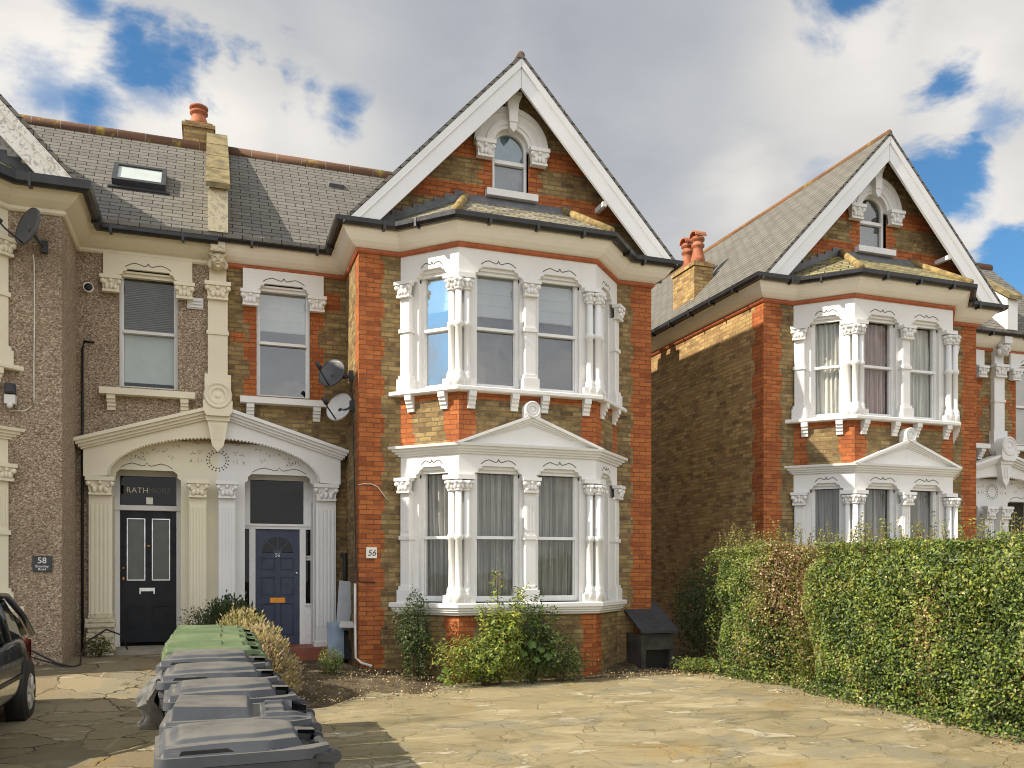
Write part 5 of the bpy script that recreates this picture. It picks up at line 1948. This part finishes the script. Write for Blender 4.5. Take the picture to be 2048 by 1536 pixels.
def rubbish_bag():
    """a split plastic sack caught under the lid, hanging in folds to a point"""
    q = MB()
    v, f = [], []
    nu, nv = 34, 22
    for side in (0, 1):
        for i in range(nu + 1):
            for j in range(nv + 1):
                u, t = i / nu, j / nv
                w = .40 * (1 - .80 * t ** 1.3)
                y = (u - .5) * w
                fold = (.012 + .030 * t) * math.sin(u * 19 + 4 * mnoise.noise((u * 2, t * 2, 1))) + .035 * mnoise.noise((u * 4, t * 3.5, 7)) + .015 * mnoise.noise((u * 10, t * 9, 2))
                out = .07 + .11 * math.sin(min(1, t * 1.25) * math.pi * .75) * (1 - (2 * u - 1) ** 2 * .6)
                x = -.30 - out + fold - (0 if side else .012) + (.05 * t if side else 0)
                z = .07 - .33 * t - .02 * math.sin(u * 7) + .02 * mnoise.noise((u * 5, t * 4, 3))
                v.append((x, y + .03 * t, z))
    m = nv + 1
    o_ = (nu + 1) * m
    for s in (0, o_):
        for i in range(nu):
            for j in range(nv):
                a = s + i * m + j
                f.append((a, a + m, a + m + 1, a + 1))
    edge = [i * m for i in range(nu + 1)] + [nu * m + j for j in range(1, m)] + [i * m + nv for i in range(nu - 1, -1, -1)] + [j for j in range(nv - 1, 0, -1)]
    for k in range(len(edge)):
        p, s = edge[k], edge[(k + 1) % len(edge)]
        f.append((p, s, s + o_, p + o_))
    q.add(v, f, 0, True)
    x, y = .06, 5.98
    o = q.build('plastic_bag', M['bag'])
    o.data.set_sharp_from_angle(angle=R(38))
    o.location = (x, y, gz(x, y) + 1.0)
    tag(o, 'crumpled grey plastic bag hanging out of a grey bin', 'bag')


rubbish_bag()


# ------------------------------------------------------------------ car (rear towards the house)
def car():
    T = thing('parked_car', 'dark blue hatchback parked beside the pebbledash house, only its rear corner in view', 'car', (-2.80, 9.55, gz(-2.8, 9.5) + .012))
    # stations along y: rear +1.92 ... front -2.0 ; half width, sill z, belt z
    st = [(1.93, .56, .36, .70), (1.88, .70, .30, .86), (1.72, .80, .26, .94), (1.35, .845, .23, .955), (.7, .855, .22, .94), (-.2, .855, .22, .91), (-.95, .85, .22, .88), (-1.45, .82, .23, .80), (-1.85, .72, .26, .70), (-1.99, .52, .34, .60)]
    q = MB()
    v, f = [], []
    for (y, w, z0, zb) in st:
        prof = [(w * .90, z0), (w * .98, z0 + .10), (w, z0 + .24), (w * .985, zb - .14), (w * .93, zb - .02), (w * .80, zb + .01), (0, zb + .03)]
        row = [(-a, y, z) for a, z in prof[:-1]] + [(0, y, prof[-1][1])] + [(a, y, z) for a, z in prof[:-1][::-1]]
        v += row
    n = 13
    for i in range(len(st) - 1):
        for j in range(n - 1):
            a = i * n + j
            f.append((a, a + 1, a + 1 + n, a + n))
        f.append((i * n, (i + 1) * n, (i + 1) * n + n - 1, i * n + n - 1))
    f.append(tuple(range(n)))
    f.append(tuple(range((len(st) - 1) * n, len(st) * n))[::-1])
    q.add(v, f, 0, True)
    body = q.build('body', M['car'], T, local=True)
    md = body.modifiers.new('smooth', 'SUBSURF')
    md.levels = md.render_levels = 2
    # cabin: glass core, with painted roof and pillars laid just outside it
    cab = [(1.80, .60, .92, 1.02), (1.55, .66, .93, 1.22), (1.15, .66, .93, 1.40), (.5, .66, .92, 1.45), (-.3, .66, .90, 1.43), (-.75, .64, .88, 1.30), (-1.25, .60, .85, .92)]
    def cabin(mb, off, js, i0=0, i1=None):
        v, f = [], []
        for (y, w, zb, zr) in cab:
            prof = [(w + .14 + off, zb), (w + .07 + off, zb + (zr - zb) * .55), (w - .02 + off, zr - .06 * min(1, (zr - zb) * 3)), (w * .7, zr + off), (0, zr + .02 + off)]
            v += [(-a, y + off * .5, z) for a, z in prof[:-1]] + [(0, y, prof[-1][1])] + [(a, y + off * .5, z) for a, z in prof[:-1][::-1]]
        n = 9
        for i in range(i0, (i1 or len(cab) - 1)):
            for j in js:
                a = i * n + j
                f.append((a, a + 1, a + 1 + n, a + n))
        mb.add(v, f, 0, True)
    q = MB()
    cabin(q, 0, range(8))
    q.build('windows', M['car_glass'], T, local=True)
    q = MB()
    cabin(q, .008, (2, 3, 4, 5), 1, 4)
    for s in (-1, 1):
        for pts in ([(.805, 1.80, .92), (.745, 1.62, 1.14), (.66, 1.22, 1.37)], [(.805, .55, .92), (.745, .55, 1.20), (.66, .55, 1.40)], [(.79, -1.2, .86), (.72, -.95, 1.12), (.63, -.62, 1.33)], [(.665, 1.2, 1.375), (.665, .5, 1.41), (.665, -.3, 1.39), (.63, -.62, 1.33)]):
            q.tube([(s * a, b, c) for a, b, c in pts], .035, 8)
    q.build('roof', M['car'], T, local=True)
    q = MB()
    for s in (-1, 1):
        q.box(s * .857 - .006, s * .857 + .006, -1.2, 1.2, .50, .545)
    q.box(-.66, .66, 1.86, 1.95, .34, .56)
    q.build('bumper_trim', M['car_trim'], T, local=True, bevel=.01)
    for s in (-1, 1):
        q = MB()
        q.add([(s * .72, 1.90, .62), (s * .80, 1.78, .62), (s * .815, 1.70, .86), (s * .70, 1.86, .88), (s * .70, 1.915, .75)], [(0, 1, 2, 3, 4)])
        q.build('tail_lamp', M['lamp_red'], T, local=True)
    for s in (-1, 1):
        for y in (1.32, -1.32):
            A = Matrix.Translation((s * .80, y, .305)) @ Matrix.Rotation(R(90 * s), 4, 'Y')
            q = MB(A)
            q.lathe([(.36, -.12), (.365, .062), (.30, .064)], 0, 0, 32)
            q.build('wheel_arch', M['ink'], T, local=True)
            q = MB(A)
            q.lathe([(.20, -.08), (.28, -.085), (.305, -.05), (.305, .05), (.29, .075), (.215, .08), (.20, .07)], 0, 0, 32)
            w = q.build('wheel', M['rubber'], T, local=True)
            q = MB(A)
            q.lathe([(.205, .06), (.205, .075), (.185, .078), (.18, .068), (.06, .074), (.05, .088), (.0, .09)], 0, 0, 32)
            for k in range(7):
                a = 2 * math.pi * k / 7
                q.at(A @ Matrix.Rotation(a, 4, 'Z')).prism_yz(.07, .175, [(-.035, .07), (-.018, .088), (.018, .088), (.035, .07)])
            hc = q.build('hubcap', M['hubcap'], T, local=True)
            hc.parent = w
    q = MB()
    for s in (-1, 1):
        q.box(s * .90 - .07, s * .90 + .07, -.78, -.68, .93, 1.06)
    q.build('wing_mirrors', M['car'], T, local=True, bevel=.02)


car()

# ------------------------------------------------------------------ plants
L_DARK = leafmat('dark_leaf', (0.042, 0.072, 0.022))
L_MID = leafmat('mid_green_leaf', (0.106, 0.156, 0.037))
L_BRIGHT = leafmat('bright_leaf', (0.213, 0.288, 0.056))
L_YEL = leafmat('yellow_green_leaf', (0.345, 0.356, 0.063))
L_PALE = leafmat('pale_leaf_back', (0.312, 0.324, 0.132))
L_BROWN = leafmat('dead_leaf', (0.20, 0.115, 0.045))
L_STRAW = leafmat('straw', (0.6, 0.49, 0.28))
L_STRAW2 = leafmat('green_straw', (0.4, 0.37, 0.14))
L_PINK = leafmat('faded_lavender', (0.5, 0.39, 0.3))
L_MALLOW = leafmat('mallow_leaf', (0.115, 0.19, 0.04))
L_GREY = leafmat('grey_green_leaf', (0.105, 0.125, 0.075))
WOOD = plain('twig_bark', (0.13, 0.085, 0.05), 0.9, 0.3, 12.0)
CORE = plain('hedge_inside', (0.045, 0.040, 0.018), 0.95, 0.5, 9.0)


def leaves(name, P, Nn, L, W, mats, mi, parent, fold=0.25, local=False, lab=None):
    P = np.asarray(P, float)
    Nn = np.asarray(Nn, float)
    n = len(P)
    Nn = Nn / (np.linalg.norm(Nn, axis=1, keepdims=True) + 1e-9)
    rnd = RNG.normal(size=(n, 3))
    t = np.cross(Nn, rnd)
    t /= np.linalg.norm(t, axis=1, keepdims=True) + 1e-9
    b = np.cross(Nn, t)
    L = np.broadcast_to(L, (n,))[:, None]
    W = np.broadcast_to(W, (n,))[:, None]
    V = np.empty((n, 4, 3))
    V[:, 0] = P - t * L / 2
    V[:, 1] = P + b * W / 2 + Nn * W * fold
    V[:, 2] = P + t * L / 2
    V[:, 3] = P - b * W / 2 + Nn * W * fold
    F = np.empty((n, 2, 3), np.int64)
    base = np.arange(n)[:, None] * 4
    F[:, 0] = base + np.array([0, 1, 2])
    F[:, 1] = base + np.array([0, 2, 3])
    me = bpy.data.meshes.new(name)
    me.vertices.add(n * 4)
    me.vertices.foreach_set('co', V.reshape(-1))
    me.loops.add(n * 6)
    me.loops.foreach_set('vertex_index', F.reshape(-1))
    me.polygons.add(n * 2)
    me.polygons.foreach_set('loop_start', np.arange(n * 2) * 3)
    me.polygons.foreach_set('material_index', np.repeat(np.asarray(mi, np.int32), 2))
    for m in mats:
        me.materials.append(m)
    me.update()
    me.validate()
    o = bpy.data.objects.new(name, me)
    C.objects.link(o)
    attach(o, parent, local)
    if lab: o['label'] = lab
    return o


def nz(a, b, c=0.0):
    return mnoise.noise((a, b, c))


def hedge(label, x0, x1, y0, y1, h, n, seed, brown, base_dx=0.0):
    T = thing('hedge', label, 'hedge', ((x0 + x1) / 2, (y0 + y1) / 2, gz(x0, (y0 + y1) / 2)), 0, 'hedge plants along the driveway')
    r = np.random.default_rng(seed)

    def bulge(y, z):
        e = .26 * nz(y * .9, z * .9, seed) + .14 * nz(y * 2.3, z * 2.3, seed + 3) + .04 * nz(y * 6, z * 6, seed)
        ends = .50 * (1 - sm(min(y - y0, y1 - y), 0, .75)) ** 1.3
        topr = .34 * (sm(z, h - .5, h + .05)) ** 1.3
        foot = .10 * (1 - sm(z, 0, .5)) + .16 * (1 - sm(z, 0, .25))
        return -e + ends + topr + foot * .6
    P, N, mi = [], [], []
    for i in range(n):
        u = r.random()
        if u < .74:
            y, z = r.uniform(y0, y1), h * r.random()
            d = .24 * r.random() ** 1.8
            x = x0 + bulge(y, z) + d - .02
            nn = (-1.0, 0, .35)
        elif u < .88:
            y, xx = r.uniform(y0, y1), r.uniform(x0 + .1, x1)
            z = h - .02 + .12 * nz(y * 1.1, xx * 1.1, seed) + .05 * nz(y * 5, xx * 5, 2) - .2 * r.random() ** 2
            x = xx
            nn = (-.2, 0, 1)
        elif u < .97:
            xx, z = r.uniform(x0 + .1, x1), h * r.random()
            y = y1 - .05 - .2 * r.random() ** 2 + .12 * nz(xx * 2, z * 2, seed)
            x = xx
            nn = (0, 1, .3)
            if r.random() < .5:
                y = y0 + .05 + .2 * r.random() ** 2 - .12 * nz(xx * 2, z * 2, seed)
                nn = (0, -1, .3)
        else:
            y, z = r.uniform(y0, y1), .18 * r.random()
            x = x0 - .12 * r.random() + bulge(y, .4) * .5
            nn = (-1, 0, .6)
        nn = np.array(nn) + r.normal(size=3) * .75
        g = gz(x, y)
        z *= 1 + .045 * nz(y * 1.3, seed, 1) + .02 * nz(y * 4, seed, 5) - .06 * (1 - sm(min(y - y0, y1 - y), 0, .5))
        P.append((x, y, g + z + .02))
        N.append(nn)
        b = brown(y, z)
        k = nz(y * 3.1, z * 3.1, seed + 7) + .6 * nz(y * 1.2, z * 1.2, 3)
        q = r.random()
        if q < b:
            mi.append(5 if r.random() < .75 else 6)
        else:
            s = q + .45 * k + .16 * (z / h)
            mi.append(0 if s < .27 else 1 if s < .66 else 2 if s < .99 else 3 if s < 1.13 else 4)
    P = np.array(P)
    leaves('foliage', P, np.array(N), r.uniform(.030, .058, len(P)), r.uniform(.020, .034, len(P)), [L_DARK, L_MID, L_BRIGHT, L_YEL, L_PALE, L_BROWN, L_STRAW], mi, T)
    # twiggy inside
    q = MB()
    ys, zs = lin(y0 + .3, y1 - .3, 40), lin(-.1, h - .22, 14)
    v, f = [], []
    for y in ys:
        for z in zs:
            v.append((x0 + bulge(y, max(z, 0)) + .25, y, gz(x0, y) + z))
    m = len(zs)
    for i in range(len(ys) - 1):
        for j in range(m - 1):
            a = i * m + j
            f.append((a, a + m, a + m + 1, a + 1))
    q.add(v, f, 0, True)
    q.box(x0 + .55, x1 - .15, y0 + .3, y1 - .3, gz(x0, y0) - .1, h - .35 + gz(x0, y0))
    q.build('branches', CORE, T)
    # whippy top shoots
    q = MB()
    SP, SN, si = [], [], []
    for i in range(int((y1 - y0) * 26)):
        y, x = r.uniform(y0 + .05, y1 - .05), r.uniform(x0 + .15, x0 + .8)
        z = h + gz(x, y) - .12
        ln = r.uniform(.10, .30) * (1.5 if r.random() < .16 else 1)
        dx, dy = r.normal() * .25, r.normal() * .25
        pts = [(x + dx * ln * t * t, y + dy * ln * t, z + (ln + .12) * t) for t in (0, .4, .75, 1)]
        q.tube(pts, [.006, .005, .004, .002], 4)
        for t in np.arange(.35, 1.02, .045 / (ln + .12)):
            for s in (-1, 1):
                a = r.uniform(0, 6.28)
                SP.append((x + dx * ln * t * t + .022 * math.cos(a), y + dy * ln * t + .022 * math.sin(a), z + (ln + .12) * t))
                SN.append((math.cos(a) * .8, math.sin(a) * .8, .8))
                si.append(int(r.choice([1, 2, 3, 3, 5], p=[.2, .3, .25, .1, .15])))
    q.build('shoots', WOOD, T)['kind'] = 'stuff'
    leaves('shoot_leaves', SP, np.array(SN) + r.normal(size=(len(SP), 3)) * .3, r.uniform(.035, .055, len(SP)), .02, [L_DARK, L_MID, L_BRIGHT, L_YEL, L_PALE, L_BROWN], si, T)
    # bare brown twigs where it has died back
    q = MB()
    k = 0
    for i in range(2600):
        y, z = r.uniform(y0 + .1, y1 - .05), h * r.random()
        if r.random() > brown(y, z) * 1.0:
            continue
        x = x0 + bulge(y, z) + r.uniform(-.01, .15)
        g = gz(x, y)
        d = np.array([-.5, 0, .5]) + r.normal(size=3) * .5
        d = d / np.linalg.norm(d) * r.uniform(.08, .20)
        q.tube([(x, y, g + z), (x + d[0], y + d[1], g + z + d[2])], [.004, .002], 3, cap=False)
        k += 1
        if k > 420:
            break
    if k:
        q.build('dead_twigs', L_STRAW, T)['kind'] = 'stuff'
    return T


def br_right(y, z):
    return min(.92, .04 + .85 * math.exp(-((y - 10.05) / .26) ** 2) * (.35 + .65 * sm(z, .3, 1.2)) + .3 * max(0, nz(y * 1.1, z * 1.3, 12) - .30) + .30 * math.exp(-((y - 7.55) / .16) ** 2 - ((z - .75) / .45) ** 2))


def br_left(y, z):
    return min(.92, .05 + .95 * math.exp(-((y - 10.55) / .5) ** 2) * (.15 + .85 * sm(z, .5, 1.5)) + .4 * max(0, nz(y * 1.1, z * 1.3, 22) - .30) * 2)


hedge('long clipped green hedge filling the right side along the driveway', 7.60, 8.75, 3.6, 10.25, 2.02, 78000, 5, br_right)
hedge('shorter hedge with a dead brown patch between the long hedge and the brick house', 7.66, 8.8, 10.38, 12.55, 2.06, 27000, 9, br_left)


def bush(name, label, cat, c, rad, n, leaf, mats, wts, seed, up=.35, lumps=.35, stems=7, grow=1.0, group=None):
    """rounded shrub: leaves scattered through an uneven ellipsoid, carried on a few stems"""
    x0, y0 = c
    z0 = gz(x0, y0)
    T = thing(name, label, cat, (x0, y0, z0), 0, group)
    r = np.random.default_rng(seed)
    P, N = [], []
    while len(P) < n:
        d = r.normal(size=3)
        d /= np.linalg.norm(d)
        k = 1 + lumps * nz(d[0] * 1.7 + seed, d[1] * 1.7, d[2] * 1.7) + .5 * lumps * nz(d[0] * 4, d[1] * 4 + seed, d[2] * 4)
        s = r.random() ** .38 * k
        p = np.array([d[0] * rad[0] * s, d[1] * rad[1] * s, rad[2] * (1 + d[2] * s * grow)])
        if p[2] < .01:
            continue
        P.append((x0 + p[0], y0 + p[1], z0 + p[2]))
        N.append(d * .7 + np.array([0, 0, up]) + r.normal(size=3) * .6)
    mi = r.choice(len(mats), size=n, p=wts)
    leaves('foliage', P, N, r.uniform(leaf[0] * .7, leaf[0] * 1.25, n), r.uniform(leaf[1] * .7, leaf[1] * 1.25, n), mats, mi, T)
    q = MB()
    for i in range(stems):
        a = r.uniform(0, 6.28)
        e = r.uniform(.3, .9)
        q.tube([(x0 + .04 * math.cos(a), y0 + .04 * math.sin(a), z0 - .05), (x0 + rad[0] * e * .4 * math.cos(a), y0 + rad[1] * e * .4 * math.sin(a), z0 + rad[2] * .8),
                (x0 + rad[0] * e * .8 * math.cos(a), y0 + rad[1] * e * .8 * math.sin(a), z0 + rad[2] * r.uniform(1.2, 1.8))], [.014, .009, .004], 5)
    q.build('stems', WOOD, T)
    return T


def spiky(name, label, cat, c, R0, H0, n, mats, wts, seed, w=.010, head=.5, lean=.8, ry=None, tilt=(0, 0), dome=0.0):
    """tufted plant of thin upright stalks"""
    x0, y0 = c
    T = thing(name, label, cat, (x0, y0, gz(x0, y0)), 0)
    r = np.random.default_rng(seed)
    ry = ry or R0
    V, mi = [], []
    for i in range(n):
        a, rr_ = r.uniform(0, 6.28), math.sqrt(r.random())
        bx, by = x0 + R0 * .55 * rr_ * math.cos(a), y0 + ry * .55 * rr_ * math.sin(a)
        hh = H0 * r.uniform(.30, 1.05) * (1 - .35 * rr_ ** 2)
        bz = gz(bx, by) - .02
        if dome:
            q = r.normal(size=3)
            q[2] = abs(q[2])
            q = q / np.linalg.norm(q) * (1 + .16 * nz(q[0] * 2 + seed, q[1] * 2, q[2] * 2)) * r.uniform(.55, 1.0) ** .6
            bx, by, bz = x0 + q[0] * R0, y0 + q[1] * ry, gz(x0, y0) + q[2] * H0
            hh = dome * r.uniform(.5, 1.2)
            a, rr_ = math.atan2(q[1], q[0]), min(1, math.hypot(q[0], q[1]))
        d = np.array([math.cos(a) * rr_ * lean + tilt[0] + r.normal() * .30, math.sin(a) * rr_ * lean + tilt[1] + r.normal() * .30, 1.0])
        d /= np.linalg.norm(d)
        p0 = np.array([bx, by, bz])
        # stalk then the fatter seed head
        s = np.cross(d, r.normal(size=3))
        s /= np.linalg.norm(s)
        s2 = np.cross(d, s)
        p1, p2, p3 = p0 + d * hh * .72, p0 + d * hh * .86, p0 + d * hh
        V.append((p0 + s * .002, p1 + s * .002, p1 - s * .002, p0 - s * .002))
        V.append((p1, p2 + s * w * head, p3, p2 - s * w * head))
        V.append((p1, p2 + s2 * w * head, p3, p2 - s2 * w * head))
        # side leaves low on the stalk
        e = p0 + d * hh * r.uniform(.25, .7)
        V.append((e, e + (s * .5 + d * .6) * .03 + s2 * .004, e + (s * .8 + d) * .055, e + (s * .5 + d * .6) * .03 - s2 * .004))
        k = int(r.choice(len(mats), p=wts))
        mi += [k, k, k, int(r.choice(len(mats), p=wts))]
    V = np.array(V)
    m = len(V)
    me = bpy.data.meshes.new('stalks')
    me.vertices.add(m * 4)
    me.vertices.foreach_set('co', V.reshape(-1))
    me.loops.add(m * 4)
    me.loops.foreach_set('vertex_index', np.arange(m * 4))
    me.polygons.add(m)
    me.polygons.foreach_set('loop_start', np.arange(m) * 4)
    me.polygons.foreach_set('material_index', np.array(mi, np.int32))
    for q in mats:
        me.materials.append(q)
    me.update()
    o = bpy.data.objects.new('stalks', me)
    C.objects.link(o)
    attach(o, T)
    return T


# beds in front of number 56
bush('evergreen_shrub', 'narrow dark evergreen shrub under the left end of the bay window', 'shrub', (2.86, 12.62), (.27, .24, .66), 5200, (.045, .020), [L_DARK, L_MID, L_GREY, L_PALE], [.50, .28, .16, .06], 31, lumps=.5, stems=9)
bush('evergreen_shrub', 'leafy dark shrub with long leaves right of the yellow-green shoot', 'shrub', (4.56, 12.12), (.38, .30, .62), 2600, (.085, .026), [L_DARK, L_MID, L_GREY, L_BRIGHT], [.30, .40, .12, .18], 32, lumps=.7, stems=12)
bush('low_shrub', 'low bright green shrub sprawling at the foot of the bay window', 'shrub', (3.74, 11.90), (.62, .38, .38), 5200, (.065, .022), [L_MID, L_BRIGHT, L_YEL, L_DARK], [.22, .38, .30, .10], 33, lumps=.7, stems=10)
bush('low_shrub', 'low grey-green shrub at the right foot of the bay window', 'shrub', (4.95, 11.98), (.42, .30, .34), 2500, (.055, .018), [L_DARK, L_MID, L_GREY, L_BRIGHT], [.28, .38, .14, .2], 34, lumps=.7, stems=9)
bush('small_shrub', 'small round green plant on the earth beside the red doorstep', 'shrub', (1.62, 12.55), (.20, .19, .22), 1500, (.045, .010), [L_MID, L_BRIGHT, L_GREY, L_DARK], [.36, .30, .2, .14], 35, up=1.2, lumps=.3, stems=14)


def tall_shoot():
    x0, y0 = 3.98, 11.95
    z0 = gz(x0, y0)
    T = thing('tall_weed', 'tall yellow-green leafy shoot rising in front of the bay window', 'weed', (x0, y0, z0))
    r = np.random.default_rng(41)
    q = MB()
    P, N, mi, Ls = [], [], [], []

    def limb(p0, p1, p2, r0, cl, size):
        pts = [tuple((1 - t) ** 2 * np.array(p0) + 2 * t * (1 - t) * np.array(p1) + t * t * np.array(p2)) for t in lin(0, 1, 9)]
        q.tube(pts, [r0 * (1 - .75 * i / 8) for i in range(9)], 6)
        for t in np.arange(.22, 1.02, .03):
            b = (1 - t) ** 2 * np.array(p0) + 2 * t * (1 - t) * np.array(p1) + t * t * np.array(p2)
            for j in range(cl):
                a = r.uniform(0, 6.28)
                s = size * (1.15 - .55 * t) * r.uniform(.6, 1.3)
                o = np.array([math.cos(a), math.sin(a), r.uniform(-.2, .6)]) * s * r.uniform(.5, 1.9)
                P.append(b + o)
                N.append(np.array([0, 0, 1.0]) + o / (np.linalg.norm(o) + 1e-6) * .8 + r.normal(size=3) * .35)
                Ls.append(s)
                mi.append(int(r.choice(3, p=[.5, .3, .2])))
    limb((x0, y0, z0), (x0 - .02, y0, z0 + .8), (x0 - .06, y0 - .04, z0 + 1.66), .022, 9, .10)
    limb((x0, y0, z0 + .55), (x0 + .20, y0 - .05, z0 + .95), (x0 + .30, y0 - .08, z0 + 1.42), .012, 9, .10)
    limb((x0, y0, z0 + .45), (x0 - .22, y0 - .05, z0 + .8), (x0 - .32, y0 - .08, z0 + 1.18), .010, 8, .09)
    limb((x0, y0, z0 + .4), (x0 + .12, y0 - .12, z0 + .8), (x0 + .14, y0 - .2, z0 + 1.06), .010, 9, .10)
    limb((x0, y0, z0 + .2), (x0 - .2, y0 - .1, z0 + .5), (x0 - .46, y0 - .12, z0 + .56), .010, 7, .09)
    for i in range(420):         # leafy mass round the foot of the shoot
        q_ = r.normal(size=3)
        q_ = q_ / np.linalg.norm(q_) * r.random() ** .4
        P.append(np.array([x0 + .02 + .34 * q_[0], y0 - .02 + .24 * q_[1], z0 + .78 + .40 * q_[2]]))
        N.append(np.array([0, -.3, .8]) + q_ + r.normal(size=3) * .4)
        Ls.append(.10 * r.uniform(.6, 1.2))
        mi.append(int(r.choice(3, p=[.45, .37, .18])))
    q.build('stem', WOOD, T)
    Ls = np.array(Ls)
    leaves('foliage', P, N, Ls, Ls * .42, [L_YEL, L_BRIGHT, L_MID], mi, T)


tall_shoot()


def mallow(label, c, spots, seed):
    """round lobed leaves on thin stalks"""
    x0, y0 = c
    T = thing('broad_leaf_weed', label, 'weed', (x0, y0, gz(x0, y0)), 0, 'broad-leaved weeds by the bay')
    r = random.Random(seed)
    q, s = MB(), MB()
    for (dx, dy, z, rad) in spots:
        p = Vector((x0 + dx, y0 + dy, gz(x0, y0) + z))
        s.tube([(x0, y0, gz(x0, y0)), (x0 + dx * .6, y0 + dy * .6, p.z * .7), tuple(p)], .005, 5)
        n = Vector((r.uniform(-.4, .2), -.8, .7)).normalized()
        t = n.cross(Vector((0, 0, 1))).normalized()
        b = n.cross(t)
        pts = [tuple(p + n * .012)]
        k = 20
        for i in range(k):
            a = 2 * math.pi * i / k
            rr_ = rad * (1 + .13 * math.cos(a * 5)) * r.uniform(.92, 1.06)
            pts.append(tuple(p + t * (rr_ * math.cos(a)) + b * (rr_ * math.sin(a)) - n * .02 * (.5 + math.cos(a * 5) * .5)))
        q.add(pts, [(0, 1 + i, 1 + (i + 1) % k) for i in range(k)])
    q.build('leaf_blades', L_MALLOW, T)
    s.build('stems', L_MID, T)


mallow('broad round-leaved weed among the low shrubs under the window', (4.42, 11.80), [(0, 0, .60, .075), (.16, .02, .52, .06), (-.12, .0, .47, .055), (.26, -.02, .42, .07), (.06, -.05, .38, .055), (.36, 0, .47, .05)], 4)
mallow('small round-leaved weed between the dark evergreen and the low shrub', (3.22, 12.10), [(0, 0, .22, .075), (.02, -.05, .04, .09), (-.10, 0, .12, .05)], 6)

spiky('lavender', 'dry straw-coloured lavender clump behind the bins', 'lavender', (.47, 11.3), .50, .80, 9500, [L_STRAW, L_STRAW2, L_PINK, L_GREY], [.44, .24, .24, .08], 51, w=.021, head=.6, lean=.8, ry=.62, dome=.20)
spiky('lavender', 'greener dry lavender in front of the navy door', 'lavender', (.38, 12.3), .42, .82, 5600, [L_STRAW2, L_STRAW, L_GREY, L_MID], [.42, .36, .10, .12], 52, w=.019, head=.6, lean=.7, dome=.20)
spiky('rosemary', 'dark rosemary bush between the two front doors', 'rosemary', (.26, 13.2), .46, .84, 4200, [L_DARK, L_GREY, L_MID], [.5, .32, .18], 53, w=.012, head=1.0, lean=.4, dome=.22)
bush('evergreen_shrub', 'dark leafy shrub with brownish tips beside the dark front door', 'shrub', (-.12, 13.35), (.36, .3, .42), 2600, (.04, .014), [L_DARK, L_GREY, L_MID, L_BROWN], [.46, .22, .16, .16], 36, lumps=.5, stems=10)
bush('evergreen_shrub', 'dark evergreen in the shade between hedge and brick house', 'shrub', (8.35, 13.45), (.62, .5, .98), 6500, (.055, .024), [L_DARK, L_MID, L_GREY], [.6, .25, .15], 37, lumps=.4, stems=9)
bush('low_shrub', 'scrubby weeds at the far foot of the hedge', 'shrub', (7.45, 12.25), (.42, .25, .14), 1200, (.05, .018), [L_MID, L_BRIGHT, L_YEL, L_DARK], [.35, .3, .2, .15], 38, lumps=.6, stems=6)
bush('small_shrub', 'mossy weeds at the crumbling foot of the porch pilaster', 'weed', (-1.62, 14.18), (.22, .10, .17), 700, (.04, .018), [L_MID, L_DARK, L_BROWN, L_YEL], [.34, .3, .22, .14], 39, lumps=.6, stems=5)


# litter of leaves and stones on the ground
def litter():
    r = np.random.default_rng(77)
    P, N, mi, Lz = [], [], [], []
    for i in range(2600):
        k = r.random()
        if k < .55:
            x, y = r.uniform(.6, 3.2), r.uniform(10.4, 13.2)
        elif k < .75:
            x, y = 7.45 - abs(r.normal()) * .25, r.uniform(5.5, 12.4)
        else:
            x, y = r.uniform(5.6, 7.6), r.uniform(11.8, 12.8)
        P.append((x, y, gz(x, y) + .05 + .05 * (k < .55)))
        N.append(np.array([0, 0, 1]) + r.normal(size=3) * .5)
        mi.append(int(r.choice(3, p=[.45, .4, .15])))
        Lz.append(r.uniform(.015, .05))
    Lz = np.array(Lz)
    o = leaves('fallen_leaves', P, N, Lz, Lz * .5, [L_STRAW, L_BROWN, L_GREY], mi, None)
    tag(o, 'dead leaves and stalks scattered on the earth', 'leaves', kind='stuff')


litter()
